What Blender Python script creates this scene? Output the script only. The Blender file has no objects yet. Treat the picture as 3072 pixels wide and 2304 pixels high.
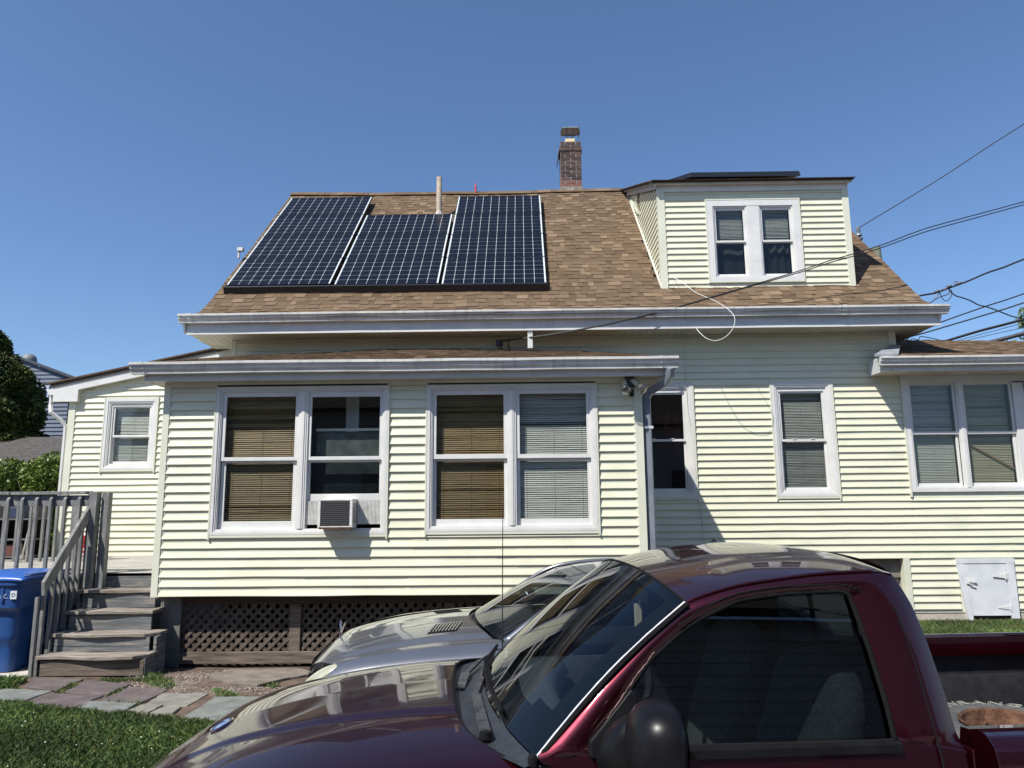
import bpy, math, random
import numpy as np
from mathutils import Matrix, Vector
random.seed(7); rng = np.random.default_rng(7)
S = bpy.context.scene
R = math.radians
COL = S.collection
# ---------------------------------------------------------------- camera
cam = bpy.data.cameras.new('camera'); co = bpy.data.objects.new('camera', cam); COL.objects.link(co); S.camera = co
PIT, ROL, YAW = R(9.4), R(.5), R(-.9)
F = Vector((math.sin(YAW)*math.cos(PIT), math.cos(YAW)*math.cos(PIT), math.sin(PIT)))
R0 = Vector((math.cos(YAW), -math.sin(YAW), 0)); U0 = R0.cross(F)
RX = R0*math.cos(ROL)-U0*math.sin(ROL); UY = U0*math.cos(ROL)+R0*math.sin(ROL)
co.matrix_world = Matrix(((RX.x, UY.x, -F.x, 0), (RX.y, UY.y, -F.y, 0), (RX.z, UY.z, -F.z, 1.65), (0, 0, 0, 1)))
cam.sensor_width = 36; cam.lens = 2200/3072*36; cam.clip_end = 3000; cam.clip_start = .05
# ---------------------------------------------------------------- sky and sun
w = bpy.data.worlds.new('World'); S.world = w; w.use_nodes = True
nt = w.node_tree; bg = nt.nodes['Background']; sky = nt.nodes.new('ShaderNodeTexSky')
sky.sky_type = 'NISHITA'; sky.sun_disc = False
SD = Vector((.93, 1.0, -1.72)).normalized()
sky.sun_elevation = math.asin(-SD.z); sky.sun_rotation = math.atan2(-SD.x, -SD.y) % (2*math.pi)
sky.altitude = 100; sky.air_density = 1.0; sky.dust_density = .7; sky.ozone_density = 7.2
nt.links.new(sky.outputs[0], bg.inputs[0]); bg.inputs[1].default_value = .098
sl = bpy.data.lights.new('sun', 'SUN'); so = bpy.data.objects.new('sun', sl); COL.objects.link(so)
sl.energy = 4.6; sl.angle = R(.53); sl.color = (1, .955, .88)
so.rotation_euler = SD.to_track_quat('-Z', 'Y').to_euler()
S.view_settings.view_transform = 'Standard'; S.view_settings.look = 'None'
S.view_settings.exposure = .62; S.view_settings.gamma = 1
S.view_settings.use_curve_mapping = False
# ---------------------------------------------------------------- materials
MATS = {}
def M(name, c1, c2=None, scale=8, stretch=(1, 1, 1), rough=.5, metal=0, bump=0, bscale=None, coat=0, detail=4, spec=.5, contrast=(.35, .65), tone=False, c3=None, coatr=.03, emit=None):
    if name in MATS: return MATS[name]
    m = bpy.data.materials.new(name); m.use_nodes = True; n = m.node_tree.nodes; l = m.node_tree.links
    b = n['Principled BSDF']
    b.inputs['Roughness'].default_value = rough; b.inputs['Metallic'].default_value = metal
    b.inputs['Specular IOR Level'].default_value = spec
    b.inputs['Coat Weight'].default_value = coat; b.inputs['Coat Roughness'].default_value = coatr
    b.inputs['Base Color'].default_value = (*c1, 1)
    geo = n.new('ShaderNodeNewGeometry'); mp = n.new('ShaderNodeMapping'); l.new(geo.outputs['Position'], mp.inputs[0])
    mp.inputs['Scale'].default_value = stretch
    if c2:
        t = n.new('ShaderNodeTexNoise'); t.inputs['Scale'].default_value = scale; t.inputs['Detail'].default_value = detail
        t.inputs['Roughness'].default_value = .6
        l.new(mp.outputs[0], t.inputs['Vector'])
        r = n.new('ShaderNodeValToRGB'); r.color_ramp.elements[0].position = contrast[0]; r.color_ramp.elements[1].position = contrast[1]
        r.color_ramp.elements[0].color = (*c1, 1); r.color_ramp.elements[1].color = (*c2, 1)
        if c3:
            e = r.color_ramp.elements.new(.5*(contrast[0]+contrast[1])); e.color = (*c3, 1)
        l.new(t.outputs['Fac'], r.inputs[0]); out = r.outputs[0]
        if tone:
            a = n.new('ShaderNodeAttribute'); a.attribute_name = 'tone'
            mx = n.new('ShaderNodeMix'); mx.data_type = 'RGBA'; mx.blend_type = 'MULTIPLY'; mx.inputs[0].default_value = 1
            l.new(out, mx.inputs[6]); l.new(a.outputs['Color'], mx.inputs[7]); out = mx.outputs[2]
        l.new(out, b.inputs['Base Color'])
    if bump:
        t2 = n.new('ShaderNodeTexNoise'); t2.inputs['Scale'].default_value = bscale or scale*3; t2.inputs['Detail'].default_value = 3
        l.new(mp.outputs[0], t2.inputs['Vector'])
        bp = n.new('ShaderNodeBump'); bp.inputs['Strength'].default_value = bump; bp.inputs['Distance'].default_value = .01
        l.new(t2.outputs['Fac'], bp.inputs['Height']); l.new(bp.outputs[0], b.inputs['Normal'])
    MATS[name] = m; return m
def GLASS(name, tint, refl=.06, rough=0.0, ior=1.5):
    if name in MATS: return MATS[name]
    m = bpy.data.materials.new(name); m.use_nodes = True; n = m.node_tree.nodes; l = m.node_tree.links
    n.remove(n['Principled BSDF']); o = n['Material Output']
    tr = n.new('ShaderNodeBsdfTransparent'); tr.inputs[0].default_value = (*tint, 1)
    gl = n.new('ShaderNodeBsdfGlossy'); gl.inputs['Roughness'].default_value = rough; gl.inputs[0].default_value = (1, 1, 1, 1)
    geo = n.new('ShaderNodeNewGeometry'); dp = n.new('ShaderNodeVectorMath'); dp.operation = 'DOT_PRODUCT'
    l.new(geo.outputs['Incoming'], dp.inputs[0]); l.new(geo.outputs['Normal'], dp.inputs[1])
    def mth(op, a, b=None):
        q = n.new('ShaderNodeMath'); q.operation = op
        for i_, v in enumerate((a, b)):
            if v is None: continue
            if isinstance(v, (int, float)): q.inputs[i_].default_value = v
            else: l.new(v, q.inputs[i_])
        return q.outputs[0]
    cs_ = mth('ABSOLUTE', dp.outputs['Value']); f5 = mth('POWER', mth('SUBTRACT', 1.0, cs_), 5.0)
    class _O: outputs = [mth('ADD', mth('MULTIPLY', f5, .92-refl), refl+.03)]
    ad = _O
    mx = n.new('ShaderNodeMixShader'); l.new(ad.outputs[0], mx.inputs[0]); l.new(tr.outputs[0], mx.inputs[1]); l.new(gl.outputs[0], mx.inputs[2])
    l.new(mx.outputs[0], o.inputs[0]); MATS[name] = m; return m
def dusty(m):
    n = m.node_tree.nodes; l = m.node_tree.links; b = n['Principled BSDF']; geo = n.new('ShaderNodeNewGeometry')
    t = n.new('ShaderNodeTexNoise'); t.inputs['Scale'].default_value = 5; t.inputs['Detail'].default_value = 10; t.inputs['Roughness'].default_value = .75; l.new(geo.outputs['Position'], t.inputs['Vector'])
    mr = n.new('ShaderNodeMapRange'); mr.inputs['From Min'].default_value = .42; mr.inputs['From Max'].default_value = .75; mr.inputs['To Min'].default_value = .012; mr.inputs['To Max'].default_value = .12; l.new(t.outputs['Fac'], mr.inputs['Value']); l.new(mr.outputs[0], b.inputs['Coat Roughness'])
siding = M('siding_vinyl', (.575, .576, .438), (.628, .624, .482), 2.2, (1, 1, 3), .42, bump=.08, bscale=30, contrast=(.25, .6))
trimcream = M('cream_trim', (.57, .578, .465), (.62, .625, .51), 3, rough=.45)
white = M('white_vinyl', (.56, .56, .545), (.64, .635, .615), 3, rough=.4)
alum = M('painted_aluminium', (.46, .475, .48), (.56, .57, .565), 2.5, (1, 1, 4), .38, bump=.06, bscale=4)
gutterm = M('gutter_aluminium', (.45, .45, .435), (.62, .615, .59), 3.5, (.6, 1, 6), .34, bump=.1, bscale=3)
soffitm = M('soffit_vinyl', (.42, .40, .33), (.55, .54, .45), 3, rough=.5)
shing = M('asphalt_shingle', (.72, .70, .73), (1.24, 1.205, 1.25), 160, rough=.95, bump=.6, bscale=260, tone=True, spec=.2, contrast=(.3, .7))
felt = M('roof_felt', (.05, .045, .04), rough=.9)
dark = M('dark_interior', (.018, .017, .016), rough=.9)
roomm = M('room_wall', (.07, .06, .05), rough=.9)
def grime(m, col, sc, lo, hi, amt, st=(1, 1, 1)):
    n = m.node_tree.nodes; l = m.node_tree.links; b = n['Principled BSDF']; src = b.inputs['Base Color'].links[0].from_socket
    geo = n.new('ShaderNodeNewGeometry'); mp = n.new('ShaderNodeMapping'); mp.inputs['Scale'].default_value = st; l.new(geo.outputs['Position'], mp.inputs[0])
    t = n.new('ShaderNodeTexNoise'); t.inputs['Scale'].default_value = sc; t.inputs['Detail'].default_value = 10; t.inputs['Roughness'].default_value = .7; l.new(mp.outputs[0], t.inputs['Vector'])
    mr = n.new('ShaderNodeMapRange'); mr.inputs['From Min'].default_value = lo; mr.inputs['From Max'].default_value = hi; mr.inputs['To Max'].default_value = amt; l.new(t.outputs['Fac'], mr.inputs['Value'])
    mx = n.new('ShaderNodeMix'); mx.data_type = 'RGBA'; l.new(mr.outputs[0], mx.inputs[0]); l.new(src, mx.inputs[6]); mx.inputs[7].default_value = (*col, 1); l.new(mx.outputs[2], b.inputs['Base Color'])
grime(siding, (.36, .36, .25), 1.3, .50, .78, .45, (1, 1, 2.5)); grime(siding, (.30, .29, .20), 26, .66, .80, .35)
grime(gutterm, (.20, .20, .18), 5, .50, .75, .6, (3, 1, .5)); grime(alum, (.26, .25, .22), 4, .52, .80, .5, (4, 1, .5)); grime(white, (.34, .33, .30), 7, .56, .82, .45)
woodg = M('weathered_grey_paint', (.088, .094, .098), (.24, .20, .165), 5, (.7, 1.2, 6), .8, bump=.5, bscale=22, c3=(.135, .142, .146), detail=10, contrast=(.38, .68))
woodt = M('worn_tread_wood', (.11, .085, .065), (.32, .29, .255), 5, (.5, 4, 4), .85, bump=.5, bscale=20, c3=(.21, .18, .15), detail=10)
woodb = M('brown_board_wood', (.07, .052, .04), (.17, .135, .105), 5, (.6, 2, 8), .85, bump=.4, bscale=14, detail=6, c3=(.12, .095, .075))
concrete = M('concrete', (.12, .10, .08), (.20, .17, .14), 7, rough=.9, bump=.5, bscale=60, detail=8)
stucco = M('foundation_stucco', (.34, .31, .26), (.45, .42, .36), 9, rough=.95, bump=.6, bscale=90)
brickm = M('brick', (.052, .033, .029), (.10, .060, .049), 18, rough=.9, bump=.5, tone=True, detail=8)
mortar = M('mortar', (.24, .24, .225), (.38, .37, .35), 20, rough=.95, bump=.5)
steel = M('galvanised_steel', (.35, .37, .38), (.5, .52, .53), 10, rough=.35, metal=.8)
iron = M('rusty_pipe', (.30, .24, .18), (.45, .38, .30), 14, rough=.85, bump=.4)
blackp = M('black_plastic', (.005, .005, .006), (.009, .009, .010), 12, rough=.33, spec=.2)
blackm = M('black_metal', (.015, .015, .018), rough=.35)
cablem = M('black_cable', (.012, .012, .014), rough=.6)
wcable = M('white_cable', (.75, .75, .73), rough=.5)
cellm = M('solar_cell', (.003, .0045, .009), (.006, .008, .014), 7, rough=.3, spec=.22)
backsheet = M('panel_backsheet', (.42, .45, .46), rough=.3)
panelframe = M('black_anodised', (.015, .016, .02), rough=.3)
greyframe = M('panel_side_frame', (.4, .43, .44), rough=.35)
blind_amber = M('amber_blind', (.15, .088, .032), (.33, .21, .075), 4, (1, 1, 40), .55)
blind_grey = M('grey_blind', (.27, .27, .25), (.40, .395, .365), 3, (1, 1, 20), .55)
blind_white = M('white_blind', (.44, .43, .395), (.57, .56, .52), 3, (1, 1, 20), .5)
curtain = M('dark_red_curtain', (.025, .003, .005), (.11, .010, .014), 14, (3, 1, .3), .8)
lace = M('lace_curtain', (.10, .10, .10), (.20, .20, .19), 30, rough=.9)
acm = M('air_conditioner_casing', (.52, .52, .49), (.66, .66, .63), 12, rough=.5)
rust = M('rust', (.045, .024, .015), (.15, .082, .052), 16, rough=.95, bump=.8, detail=12, c3=(.085, .045, .03), spec=.1)
winglass = GLASS('window_glass', (.88, .90, .89), .0)
winglass_screen = GLASS('screened_window_glass', (.82, .84, .83), .0)
darkglass = GLASS('dim_window_glass', (.52, .54, .56), .0)
bulbglass = GLASS('lamp_glass', (.75, .77, .74), .15, .05)
# ---------------------------------------------------------------- mesh helpers
WM = {}
class MB:
    def __init__(s): s.v = []; s.f = []; s.t = []; s.m = []
    def add(s, vs, fs, tone=1.0, mi=0):
        o = len(s.v); s.v += [tuple(p) for p in vs]
        for f in fs: s.f.append(tuple(i+o for i in f)); s.t.append(tone); s.m.append(mi)
        return s
    def box(s, x0, x1, y0, y1, z0, z1, tone=1.0, mi=0):
        return s.add([(x0, y0, z0), (x1, y0, z0), (x1, y1, z0), (x0, y1, z0), (x0, y0, z1), (x1, y0, z1), (x1, y1, z1), (x0, y1, z1)],
                     [(0, 3, 2, 1), (4, 5, 6, 7), (0, 1, 5, 4), (1, 2, 6, 5), (2, 3, 7, 6), (3, 0, 4, 7)], tone, mi)
    def hexa(s, p, tone=1.0, mi=0):   # 8 points, bottom ring then top ring
        return s.add(p, [(0, 3, 2, 1), (4, 5, 6, 7), (0, 1, 5, 4), (1, 2, 6, 5), (2, 3, 7, 6), (3, 0, 4, 7)], tone, mi)
    def bar(s, a, b, wd, th, up=(0, 0, 1), mi=0):
        a = Vector(a); b = Vector(b); d = (b-a).normalized(); x = d.cross(Vector(up)).normalized(); u = x.cross(d)
        x *= wd/2; u *= th/2
        return s.hexa([a-x-u, a+x-u, b+x-u, b-x-u, a-x+u, a+x+u, b+x+u, b-x+u], mi=mi)
    def prism(s, prof, x0, x1, axis='x', tone=1.0, mi=0, sub=1, wob=0):
        n = len(prof); vs = []
        for k in range(sub+1):
            x = x0+(x1-x0)*k/sub; dz = random.uniform(-wob, wob) if 0 < k < sub else 0
            for a, b in prof: vs.append((x, a+dz*.5, b+dz) if axis == 'x' else ((a, x, b) if axis == 'y' else (a, b, x)))
        fs = []
        for k in range(sub):
            for i in range(n):
                j = (i+1) % n; fs.append((k*n+i, k*n+j, (k+1)*n+j, (k+1)*n+i))
        fs.append(tuple(range(n))); fs.append(tuple(range(sub*n+n-1, sub*n-1, -1)))
        return s.add(vs, fs, tone, mi)
    def tube(s, pts, r, n=8, mi=0, cap=True):
        pts = [Vector(p) for p in pts]; rs = r if isinstance(r, (list, tuple)) else [r]*len(pts); vs = []; prev = None
        for i, p in enumerate(pts):
            d = (pts[min(i+1, len(pts)-1)]-pts[max(i-1, 0)]).normalized()
            if prev is None: x = d.cross(Vector((0, 0, 1)) if abs(d.z) < .9 else Vector((0, 1, 0))).normalized()
            else: x = (prev-d*prev.dot(d)).normalized()
            prev = x; y = d.cross(x)
            for k in range(n):
                a = 2*math.pi*k/n; vs.append(p+(x*math.cos(a)+y*math.sin(a))*rs[i])
        fs = []
        for i in range(len(pts)-1):
            for k in range(n):
                j = (k+1) % n; fs.append((i*n+k, i*n+j, (i+1)*n+j, (i+1)*n+k))
        if cap: fs.append(tuple(range(n))[::-1]); fs.append(tuple(range((len(pts)-1)*n, len(pts)*n)))
        return s.add(vs, fs, mi=mi)
    def lathe(s, prof, c=(0, 0, 0), axis='z', n=24, mi=0, R3=None):
        vs = []; m = len(prof)
        for k in range(n):
            a = 2*math.pi*k/n
            for r, h in prof:
                p = Vector((r*math.cos(a), r*math.sin(a), h))
                if axis == 'y': p = Vector((p.x, p.z, -p.y))
                if axis == 'x': p = Vector((p.z, p.x, p.y))
                if R3 is not None: p = R3 @ p
                vs.append(p+Vector(c))
        fs = [(k*m+i, ((k+1) % n)*m+i, ((k+1) % n)*m+i+1, k*m+i+1) for k in range(n) for i in range(m-1)]
        return s.add(vs, fs, mi=mi)
    def grid(s, fn, nu, nv, mi=0, skip=None, tone=1.0):
        vs = [fn(i/nu, j/nv) for i in range(nu+1) for j in range(nv+1)]
        fs = [(i*(nv+1)+j, (i+1)*(nv+1)+j, (i+1)*(nv+1)+j+1, i*(nv+1)+j+1) for i in range(nu) for j in range(nv) if not (skip and skip(i, j))]
        return s.add(vs, fs, tone, mi)
    def mesh(s, name, tonecol=None):
        me = bpy.data.meshes.new(name); me.from_pydata(s.v, [], s.f)
        if tonecol or any((not isinstance(t, float)) or t != 1.0 for t in s.t):
            ca = me.color_attributes.new('tone', 'FLOAT_COLOR', 'CORNER'); arr = []
            for f, t in zip(s.f, s.t):
                c = (t, t, t, 1) if isinstance(t, (float, int)) else (*t, 1)
                arr += list(c)*len(f)
            ca.data.foreach_set('color', arr)
        if any(s.m): me.polygons.foreach_set('material_index', s.m)
        return me
def put(o, parent=None, world=True):
    COL.objects.link(o)
    if parent:
        o.parent = parent
        if world: o.matrix_parent_inverse = WM[parent].inverted()
        WM[o] = o.matrix_basis.copy() if world else WM[parent] @ o.matrix_basis
    else: WM[o] = o.matrix_basis.copy()
    return o
def obj(name, mb, mat, parent=None, world=True, smooth=False, label=None, kind=None, solid=0, sub=0, bevel=0, recalc=False):
    me = mb.mesh(name) if isinstance(mb, MB) else mb
    for x in (mat if isinstance(mat, (list, tuple)) else [mat]):
        if len(me.materials) < (len(mat) if isinstance(mat, (list, tuple)) else 1): me.materials.append(x)
    if smooth:
        me.polygons.foreach_set('use_smooth', [True]*len(me.polygons))
    if recalc:
        import bmesh
        bm = bmesh.new(); bm.from_mesh(me); bmesh.ops.recalc_face_normals(bm, faces=bm.faces); bm.to_mesh(me); bm.free()
    o = bpy.data.objects.new(name, me); put(o, parent, world)
    if smooth == 'auto':
        me.polygons.foreach_set('use_smooth', [True]*len(me.polygons))
        es = o.modifiers.new('es', 'EDGE_SPLIT'); es.split_angle = R(38)
    if solid: a = o.modifiers.new('so', 'SOLIDIFY'); a.thickness = solid; a.offset = -1
    if bevel: a = o.modifiers.new('bv', 'BEVEL'); a.width = bevel; a.segments = 2; a.limit_method = 'ANGLE'
    if sub: a = o.modifiers.new('ss', 'SUBSURF'); a.levels = sub; a.render_levels = sub
    if label: o['label'] = label
    if kind: o['kind'] = kind
    return o
def tag(o, label, cat, group=None):
    o['label'] = label; o['category'] = cat
    if group: o['group'] = group
    return o
def thing(name, loc, label, cat, group=None, mat=None):
    o = bpy.data.objects.new(name, None); o.empty_display_size = .2
    if mat is not None: o.matrix_basis = mat
    else: o.location = loc
    COL.objects.link(o); WM[o] = mat if mat is not None else Matrix.Translation(loc)
    return tag(o, label, cat, group)
def spl(P, n):      # centripetal-free catmull through points
    P = [Vector(p) for p in P]; out = []; m = len(P)-1
    for k in range(n+1):
        t = k/n*m; i = min(int(t), m-1); t -= i
        a = P[max(i-1, 0)]; b = P[i]; c = P[i+1]; d = P[min(i+2, m)]
        out.append(.5*((2*b)+(c-a)*t+(2*a-5*b+4*c-d)*t*t+(3*b-a-3*c+d)*t**3))
    return out
def itp(x, xs, ys): return float(np.interp(x, xs, ys))
def sm(x, xs, ys):   # smooth interpolation (monotone cubic)
    xs = list(xs); ys = list(ys); n = len(xs)
    if x <= xs[0]: return ys[0]+(x-xs[0])*(ys[1]-ys[0])/(xs[1]-xs[0])
    if x >= xs[-1]: return ys[-1]+(x-xs[-1])*(ys[-1]-ys[-2])/(xs[-1]-xs[-2])
    d = [(ys[i+1]-ys[i])/(xs[i+1]-xs[i]) for i in range(n-1)]
    g = [d[0]]+[0 if d[i-1]*d[i] <= 0 else 2*d[i-1]*d[i]/(d[i-1]+d[i]) for i in range(1, n-1)]+[d[-1]]
    i = max(k for k in range(n-1) if xs[k] <= x); h = xs[i+1]-xs[i]; t = (x-xs[i])/h
    return (2*t**3-3*t*t+1)*ys[i]+(t**3-2*t*t+t)*h*g[i]+(-2*t**3+3*t*t)*ys[i+1]+(t**3-t*t)*h*g[i+1]
# ---------------------------------------------------------------- ground
def gz(x, y):
    z = 0.0
    if y < 5.8: z -= .132*min(1, (5.8-y)/2.2)
    if 7.6 < y < 10.2 and x > -5.5: z -= .07*min(1, (y-7.6)/.6)*(1 if y < 9.3 else max(0, (10.2-y)/.9))
    if y > 8.3 and x > 3.5: z = max(z, 0)+.0
    return z
def ground():
    xs = np.concatenate([[-900, -300, -100, -40, -20], np.arange(-12, 13, .25), [20, 40, 100, 300, 900]])
    ys = np.concatenate([[-900, -200, -50, -15], np.arange(-6, 16, .25), [25, 50, 100, 300, 900]])
    mb = MB()
    vs = [(x, y, gz(x, y)+(0.006*math.sin(x*5.1+y*3.3)+.005*math.sin(x*11.7-y*7.1) if abs(x) < 13 and 5.9 < y < 8.4 else 0)) for x in xs for y in ys]
    n = len(ys); mb.add(vs, [(i*n+j, (i+1)*n+j, (i+1)*n+j+1, i*n+j+1) for i in range(len(xs)-1) for j in range(n-1)])
    m = M('dirt_ground', (.055, .036, .026), (.14, .095, .068), 5, rough=.95, bump=.9, bscale=45, detail=12, c3=(.095, .065, .047))
    obj('ground', mb, m, smooth=True, kind='structure')
ground()
def slab_poly(pts, z0, z1, jit=.0, tone=1.0):
    mb = MB(); n = len(pts)
    # chip the edges a little
    P = []
    for i in range(n):
        a = Vector(pts[i]); b = Vector(pts[(i+1) % n]); k = max(2, int((b-a).length/.07))
        for j in range(k):
            q = a.lerp(b, j/k); P.append((q.x+random.uniform(-jit, jit), q.y+random.uniform(-jit, jit)))
    n = len(P); cx = sum(p[0] for p in P)/n; cy = sum(p[1] for p in P)/n
    vs = [(x, y, z0) for x, y in P]+[(x, y, z1-.004) for x, y in P]+[(cx+(x-cx)*.985, cy+(y-cy)*.985, z1) for x, y in P]+[(cx, cy, z1)]
    fs = [(i, (i+1) % n, (i+1) % n+n, i+n) for i in range(n)]+[(i+n, (i+1) % n+n, (i+1) % n+2*n, i+2*n) for i in range(n)]+[(i+2*n, (i+1) % n+2*n, 3*n) for i in range(n)]
    return mb.add(vs, fs)
mb = MB(); DX = np.arange(-1.4, 12.1, .5); 
def dz_(x, y): return gz(x, y)+.004
vs = [(x, y, dz_(x, y)) for x in np.linspace(-1.0, 14, 31) for y in np.linspace(-7, 6.6, 55)]
mb.add(vs, [(i*55+j, (i+1)*55+j, (i+1)*55+j+1, i*55+j+1) for i in range(30) for j in range(54)])
vs = [(x, y, dz_(x, y)) for x in np.linspace(-9, -1.0, 11) for y in np.linspace(-7, 2.8, 20)]
mb.add(vs, [(i*20+j, (i+1)*20+j, (i+1)*20+j+1, i*20+j+1) for i in range(10) for j in range(19)])
obj('driveway', mb, M('grey_driveway', (.10, .10, .10), (.17, .165, .16), 9, rough=.95, bump=.5, bscale=80), smooth=True, kind='structure')
purple = M('purple_slate', (.078, .061, .064), (.128, .104, .103), 6, rough=.75, bump=.5, bscale=16, detail=8)
bluest = M('grey_bluestone', (.115, .13, .125), (.185, .195, .18), 6, rough=.75, bump=.5, bscale=16, detail=8)
tanst = M('tan_bluestone', (.155, .15, .13), (.225, .215, .185), 6, rough=.8, bump=.5, bscale=16, detail=8)
for m_ in (purple, bluest, tanst): grime(m_, (.10, .075, .055), 5, .5, .72, .7); grime(m_, (.30, .28, .24), 30, .66, .8, .3)
path = thing('flagstone_path', (-3.8, 6.8, 0), 'uneven stepping path of purple and grey flagstones across the grass in front of the wooden steps', 'path')
ST = [([(-4.86, 7.53), (-4.33, 7.47), (-4.30, 7.02), (-4.72, 7.18)], purple), ([(-4.27, 7.42), (-3.76, 7.27), (-3.76, 6.87), (-4.19, 6.93)], purple),
      ([(-3.70, 7.14), (-3.28, 7.04), (-3.30, 6.60), (-3.69, 6.64)], purple), ([(-5.2, 7.0), (-4.81, 7.09), (-4.35, 7.0), (-4.37, 6.66), (-5.0, 6.66)], bluest),
      ([(-4.30, 6.91), (-3.77, 6.83), (-3.77, 6.45), (-3.92, 6.42), (-4.34, 6.63)], purple), ([(-3.76, 6.62), (-3.32, 6.55), (-3.30, 6.29), (-3.74, 6.40)], bluest),
      ([(-3.27, 6.90), (-2.86, 6.89), (-2.85, 6.47), (-3.25, 6.54)], tanst), ([(-3.26, 6.50), (-3.06, 6.47), (-3.07, 6.25), (-3.26, 6.28)], tanst), ([(-3.03, 6.46), (-2.88, 6.44), (-2.86, 6.21), (-3.05, 6.24)], tanst),
      ([(-2.74, 6.76), (-2.2, 6.74), (-2.0, 6.3), (-2.26, 5.98), (-2.72, 6.16)], bluest)]
for P, m in ST:
    obj('flagstone', slab_poly([(x, y) for x, y in P], -.02, random.uniform(.012, .022), .011), m, path, smooth=False)
slab = obj('concrete_slab', slab_poly([(-3.13, 7.53), (-3.03, 7.80), (-2.3, 7.82), (-2.1, 7.6), (-2.35, 7.36), (-2.5, 7.14), (-2.8, 7.22)], -.04, .03, .012), concrete)
tag(slab, 'broken brown concrete slab lying in the dirt in front of the lattice', 'slab')
pad = obj('concrete_pad', slab_poly([(-7.2, 7.3), (-7.2, 9.5), (-4.98, 9.5), (-4.98, 7.72), (-5.3, 7.45)], -.05, .012, .006), M('pale_concrete', (.38, .35, .30), (.5, .47, .42), 6, rough=.9, bump=.4))
tag(pad, 'pale concrete pad under the blue recycling bin beside the steps', 'pad')
# pebbles
mb = MB()
for i in range(3200):
    x = random.gauss(-2.9, .55); y = random.gauss(7.3, .28) if i % 3 else random.uniform(6.9, 8.2)
    if not (-4 < x < -1.2 and 6.7 < y < 8.3) or (-3.15 < x < -2.1 and 7.15 < y < 7.85): continue
    r = random.uniform(.004, .011); z = gz(x, y)+.002
    vs = [(x+r*random.uniform(.7, 1.3)*math.cos(a), y+r*random.uniform(.7, 1.3)*math.sin(a), z) for a in (0, 1.57, 3.14, 4.71)]+[(x, y, z+r*1.2)]
    mb.add(vs, [(0, 1, 4), (1, 2, 4), (2, 3, 4), (3, 0, 4)], random.uniform(.5, 1.25))
g = obj('gravel', mb, M('pebbles', (.20, .16, .13), (.36, .32, .28), 40, rough=.9, tone=True), kind='stuff'); g['label'] = 'loose pale pebbles scattered in the dirt by the lattice'; g['category'] = 'gravel'
# grass as blades
def grass(name, n, region, hmin, hmax, label, dens=None, flowers=0, patchy=0):
    x0, x1, y0, y1 = region
    X = rng.uniform(x0, x1, n*3); Y = rng.uniform(y0, y1, n*3); keep = np.ones(n*3, bool)
    if dens is not None: keep = dens(X, Y)
    if patchy:
        q = np.sin(X*4.1+1.3*np.sin(Y*5.3))*np.sin(Y*6.7+X*2.1)+.5*np.sin(X*13+Y*9); keep &= (q > patchy)
    X = X[keep][:n]; Y = Y[keep][:n]; n = len(X)
    Z = np.array([gz(a, b) for a, b in zip(X, Y)])
    h = rng.uniform(hmin, hmax, n); a = rng.uniform(0, 6.28, n); wd = rng.uniform(.0018, .004, n)*1.3; ln = rng.normal(0, .55, (n, 2))*h[:, None]
    V = np.zeros((n, 4, 3))
    dx = np.cos(a)*wd; dy = np.sin(a)*wd
    V[:, 0] = np.stack([X-dx, Y-dy, Z-.003], 1); V[:, 1] = np.stack([X+dx, Y+dy, Z-.003], 1)
    V[:, 2] = np.stack([X+dx*.6+ln[:, 0]*.5, Y+dy*.6+ln[:, 1]*.5, Z+h*.65], 1); V[:, 3] = np.stack([X+ln[:, 0], Y+ln[:, 1], Z+h], 1)
    me = bpy.data.meshes.new(name); me.vertices.add(n*4); me.vertices.foreach_set('co', V.reshape(-1))
    me.loops.add(n*6); me.polygons.add(n*2)
    b = np.arange(n)*4; idx = np.stack([b, b+1, b+2, b, b+2, b+3], 1).reshape(-1)
    me.loops.foreach_set('vertex_index', idx); me.polygons.foreach_set('loop_start', np.arange(n*2)*3); me.polygons.foreach_set('loop_total', np.full(n*2, 3))
    me.update()
    ca = me.color_attributes.new('tone', 'FLOAT_COLOR', 'POINT')
    t = rng.uniform(.6, 1.3, n); yel = rng.random(n) < .10; cl = .85+.25*np.sin(X*3.1+Y*1.7)*np.sin(Y*4.3-X)
    cl = cl*(.75+.5*(np.sin(X*1.3+2)*np.sin(Y*1.9+X)>.1)*rng.uniform(.5, 1, n)); c = np.stack([t*cl*np.where(yel, 2.6, 1), t*cl*np.where(yel, 1.5, 1), t*cl*np.where(yel, 1.3, 1), np.ones(n)], 1)
    ca.data.foreach_set('color', np.repeat(c, 4, 0).reshape(-1))
    m = M('grass_blade', (.07, .125, .03), (.10, .17, .045), 3, rough=.6, tone=True, spec=.3)
    me.materials.append(m); o = bpy.data.objects.new(name, me); COL.objects.link(o); o['kind'] = 'stuff'; o['label'] = label; o['category'] = 'grass'
    return o
LX = [-7, -4.56, -4.24, -3.8, -3.25, -2.46, -1.9, 0]; LY = [6.66, 6.64, 6.57, 6.36, 6.26, 6.0, 5.7, 5.2]
lawn_d = lambda X, Y: Y < np.interp(X, LX, LY)+.03*np.sin(X*17)
grass('lawn', 125000, (-5.6, -1.0, 4.4, 6.7), .02, .05, 'clipped green lawn in front of the flagstone path', lawn_d)
grass('far_lawn', 20000, (-6.5, -1.0, 3.0, 4.4), .02, .05, 'clipped green lawn in the near left foreground')
grass('grass_corner', 9000, (-6.2, -4.75, 7.05, 7.62), .03, .08, 'longer tuft of grass beside the concrete pad', lambda X, Y: (Y < 7.42-.25*(X+5.3)*(X < -5.3)) & (X < -4.75-.0*Y) & ((X < -4.85)))
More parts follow.
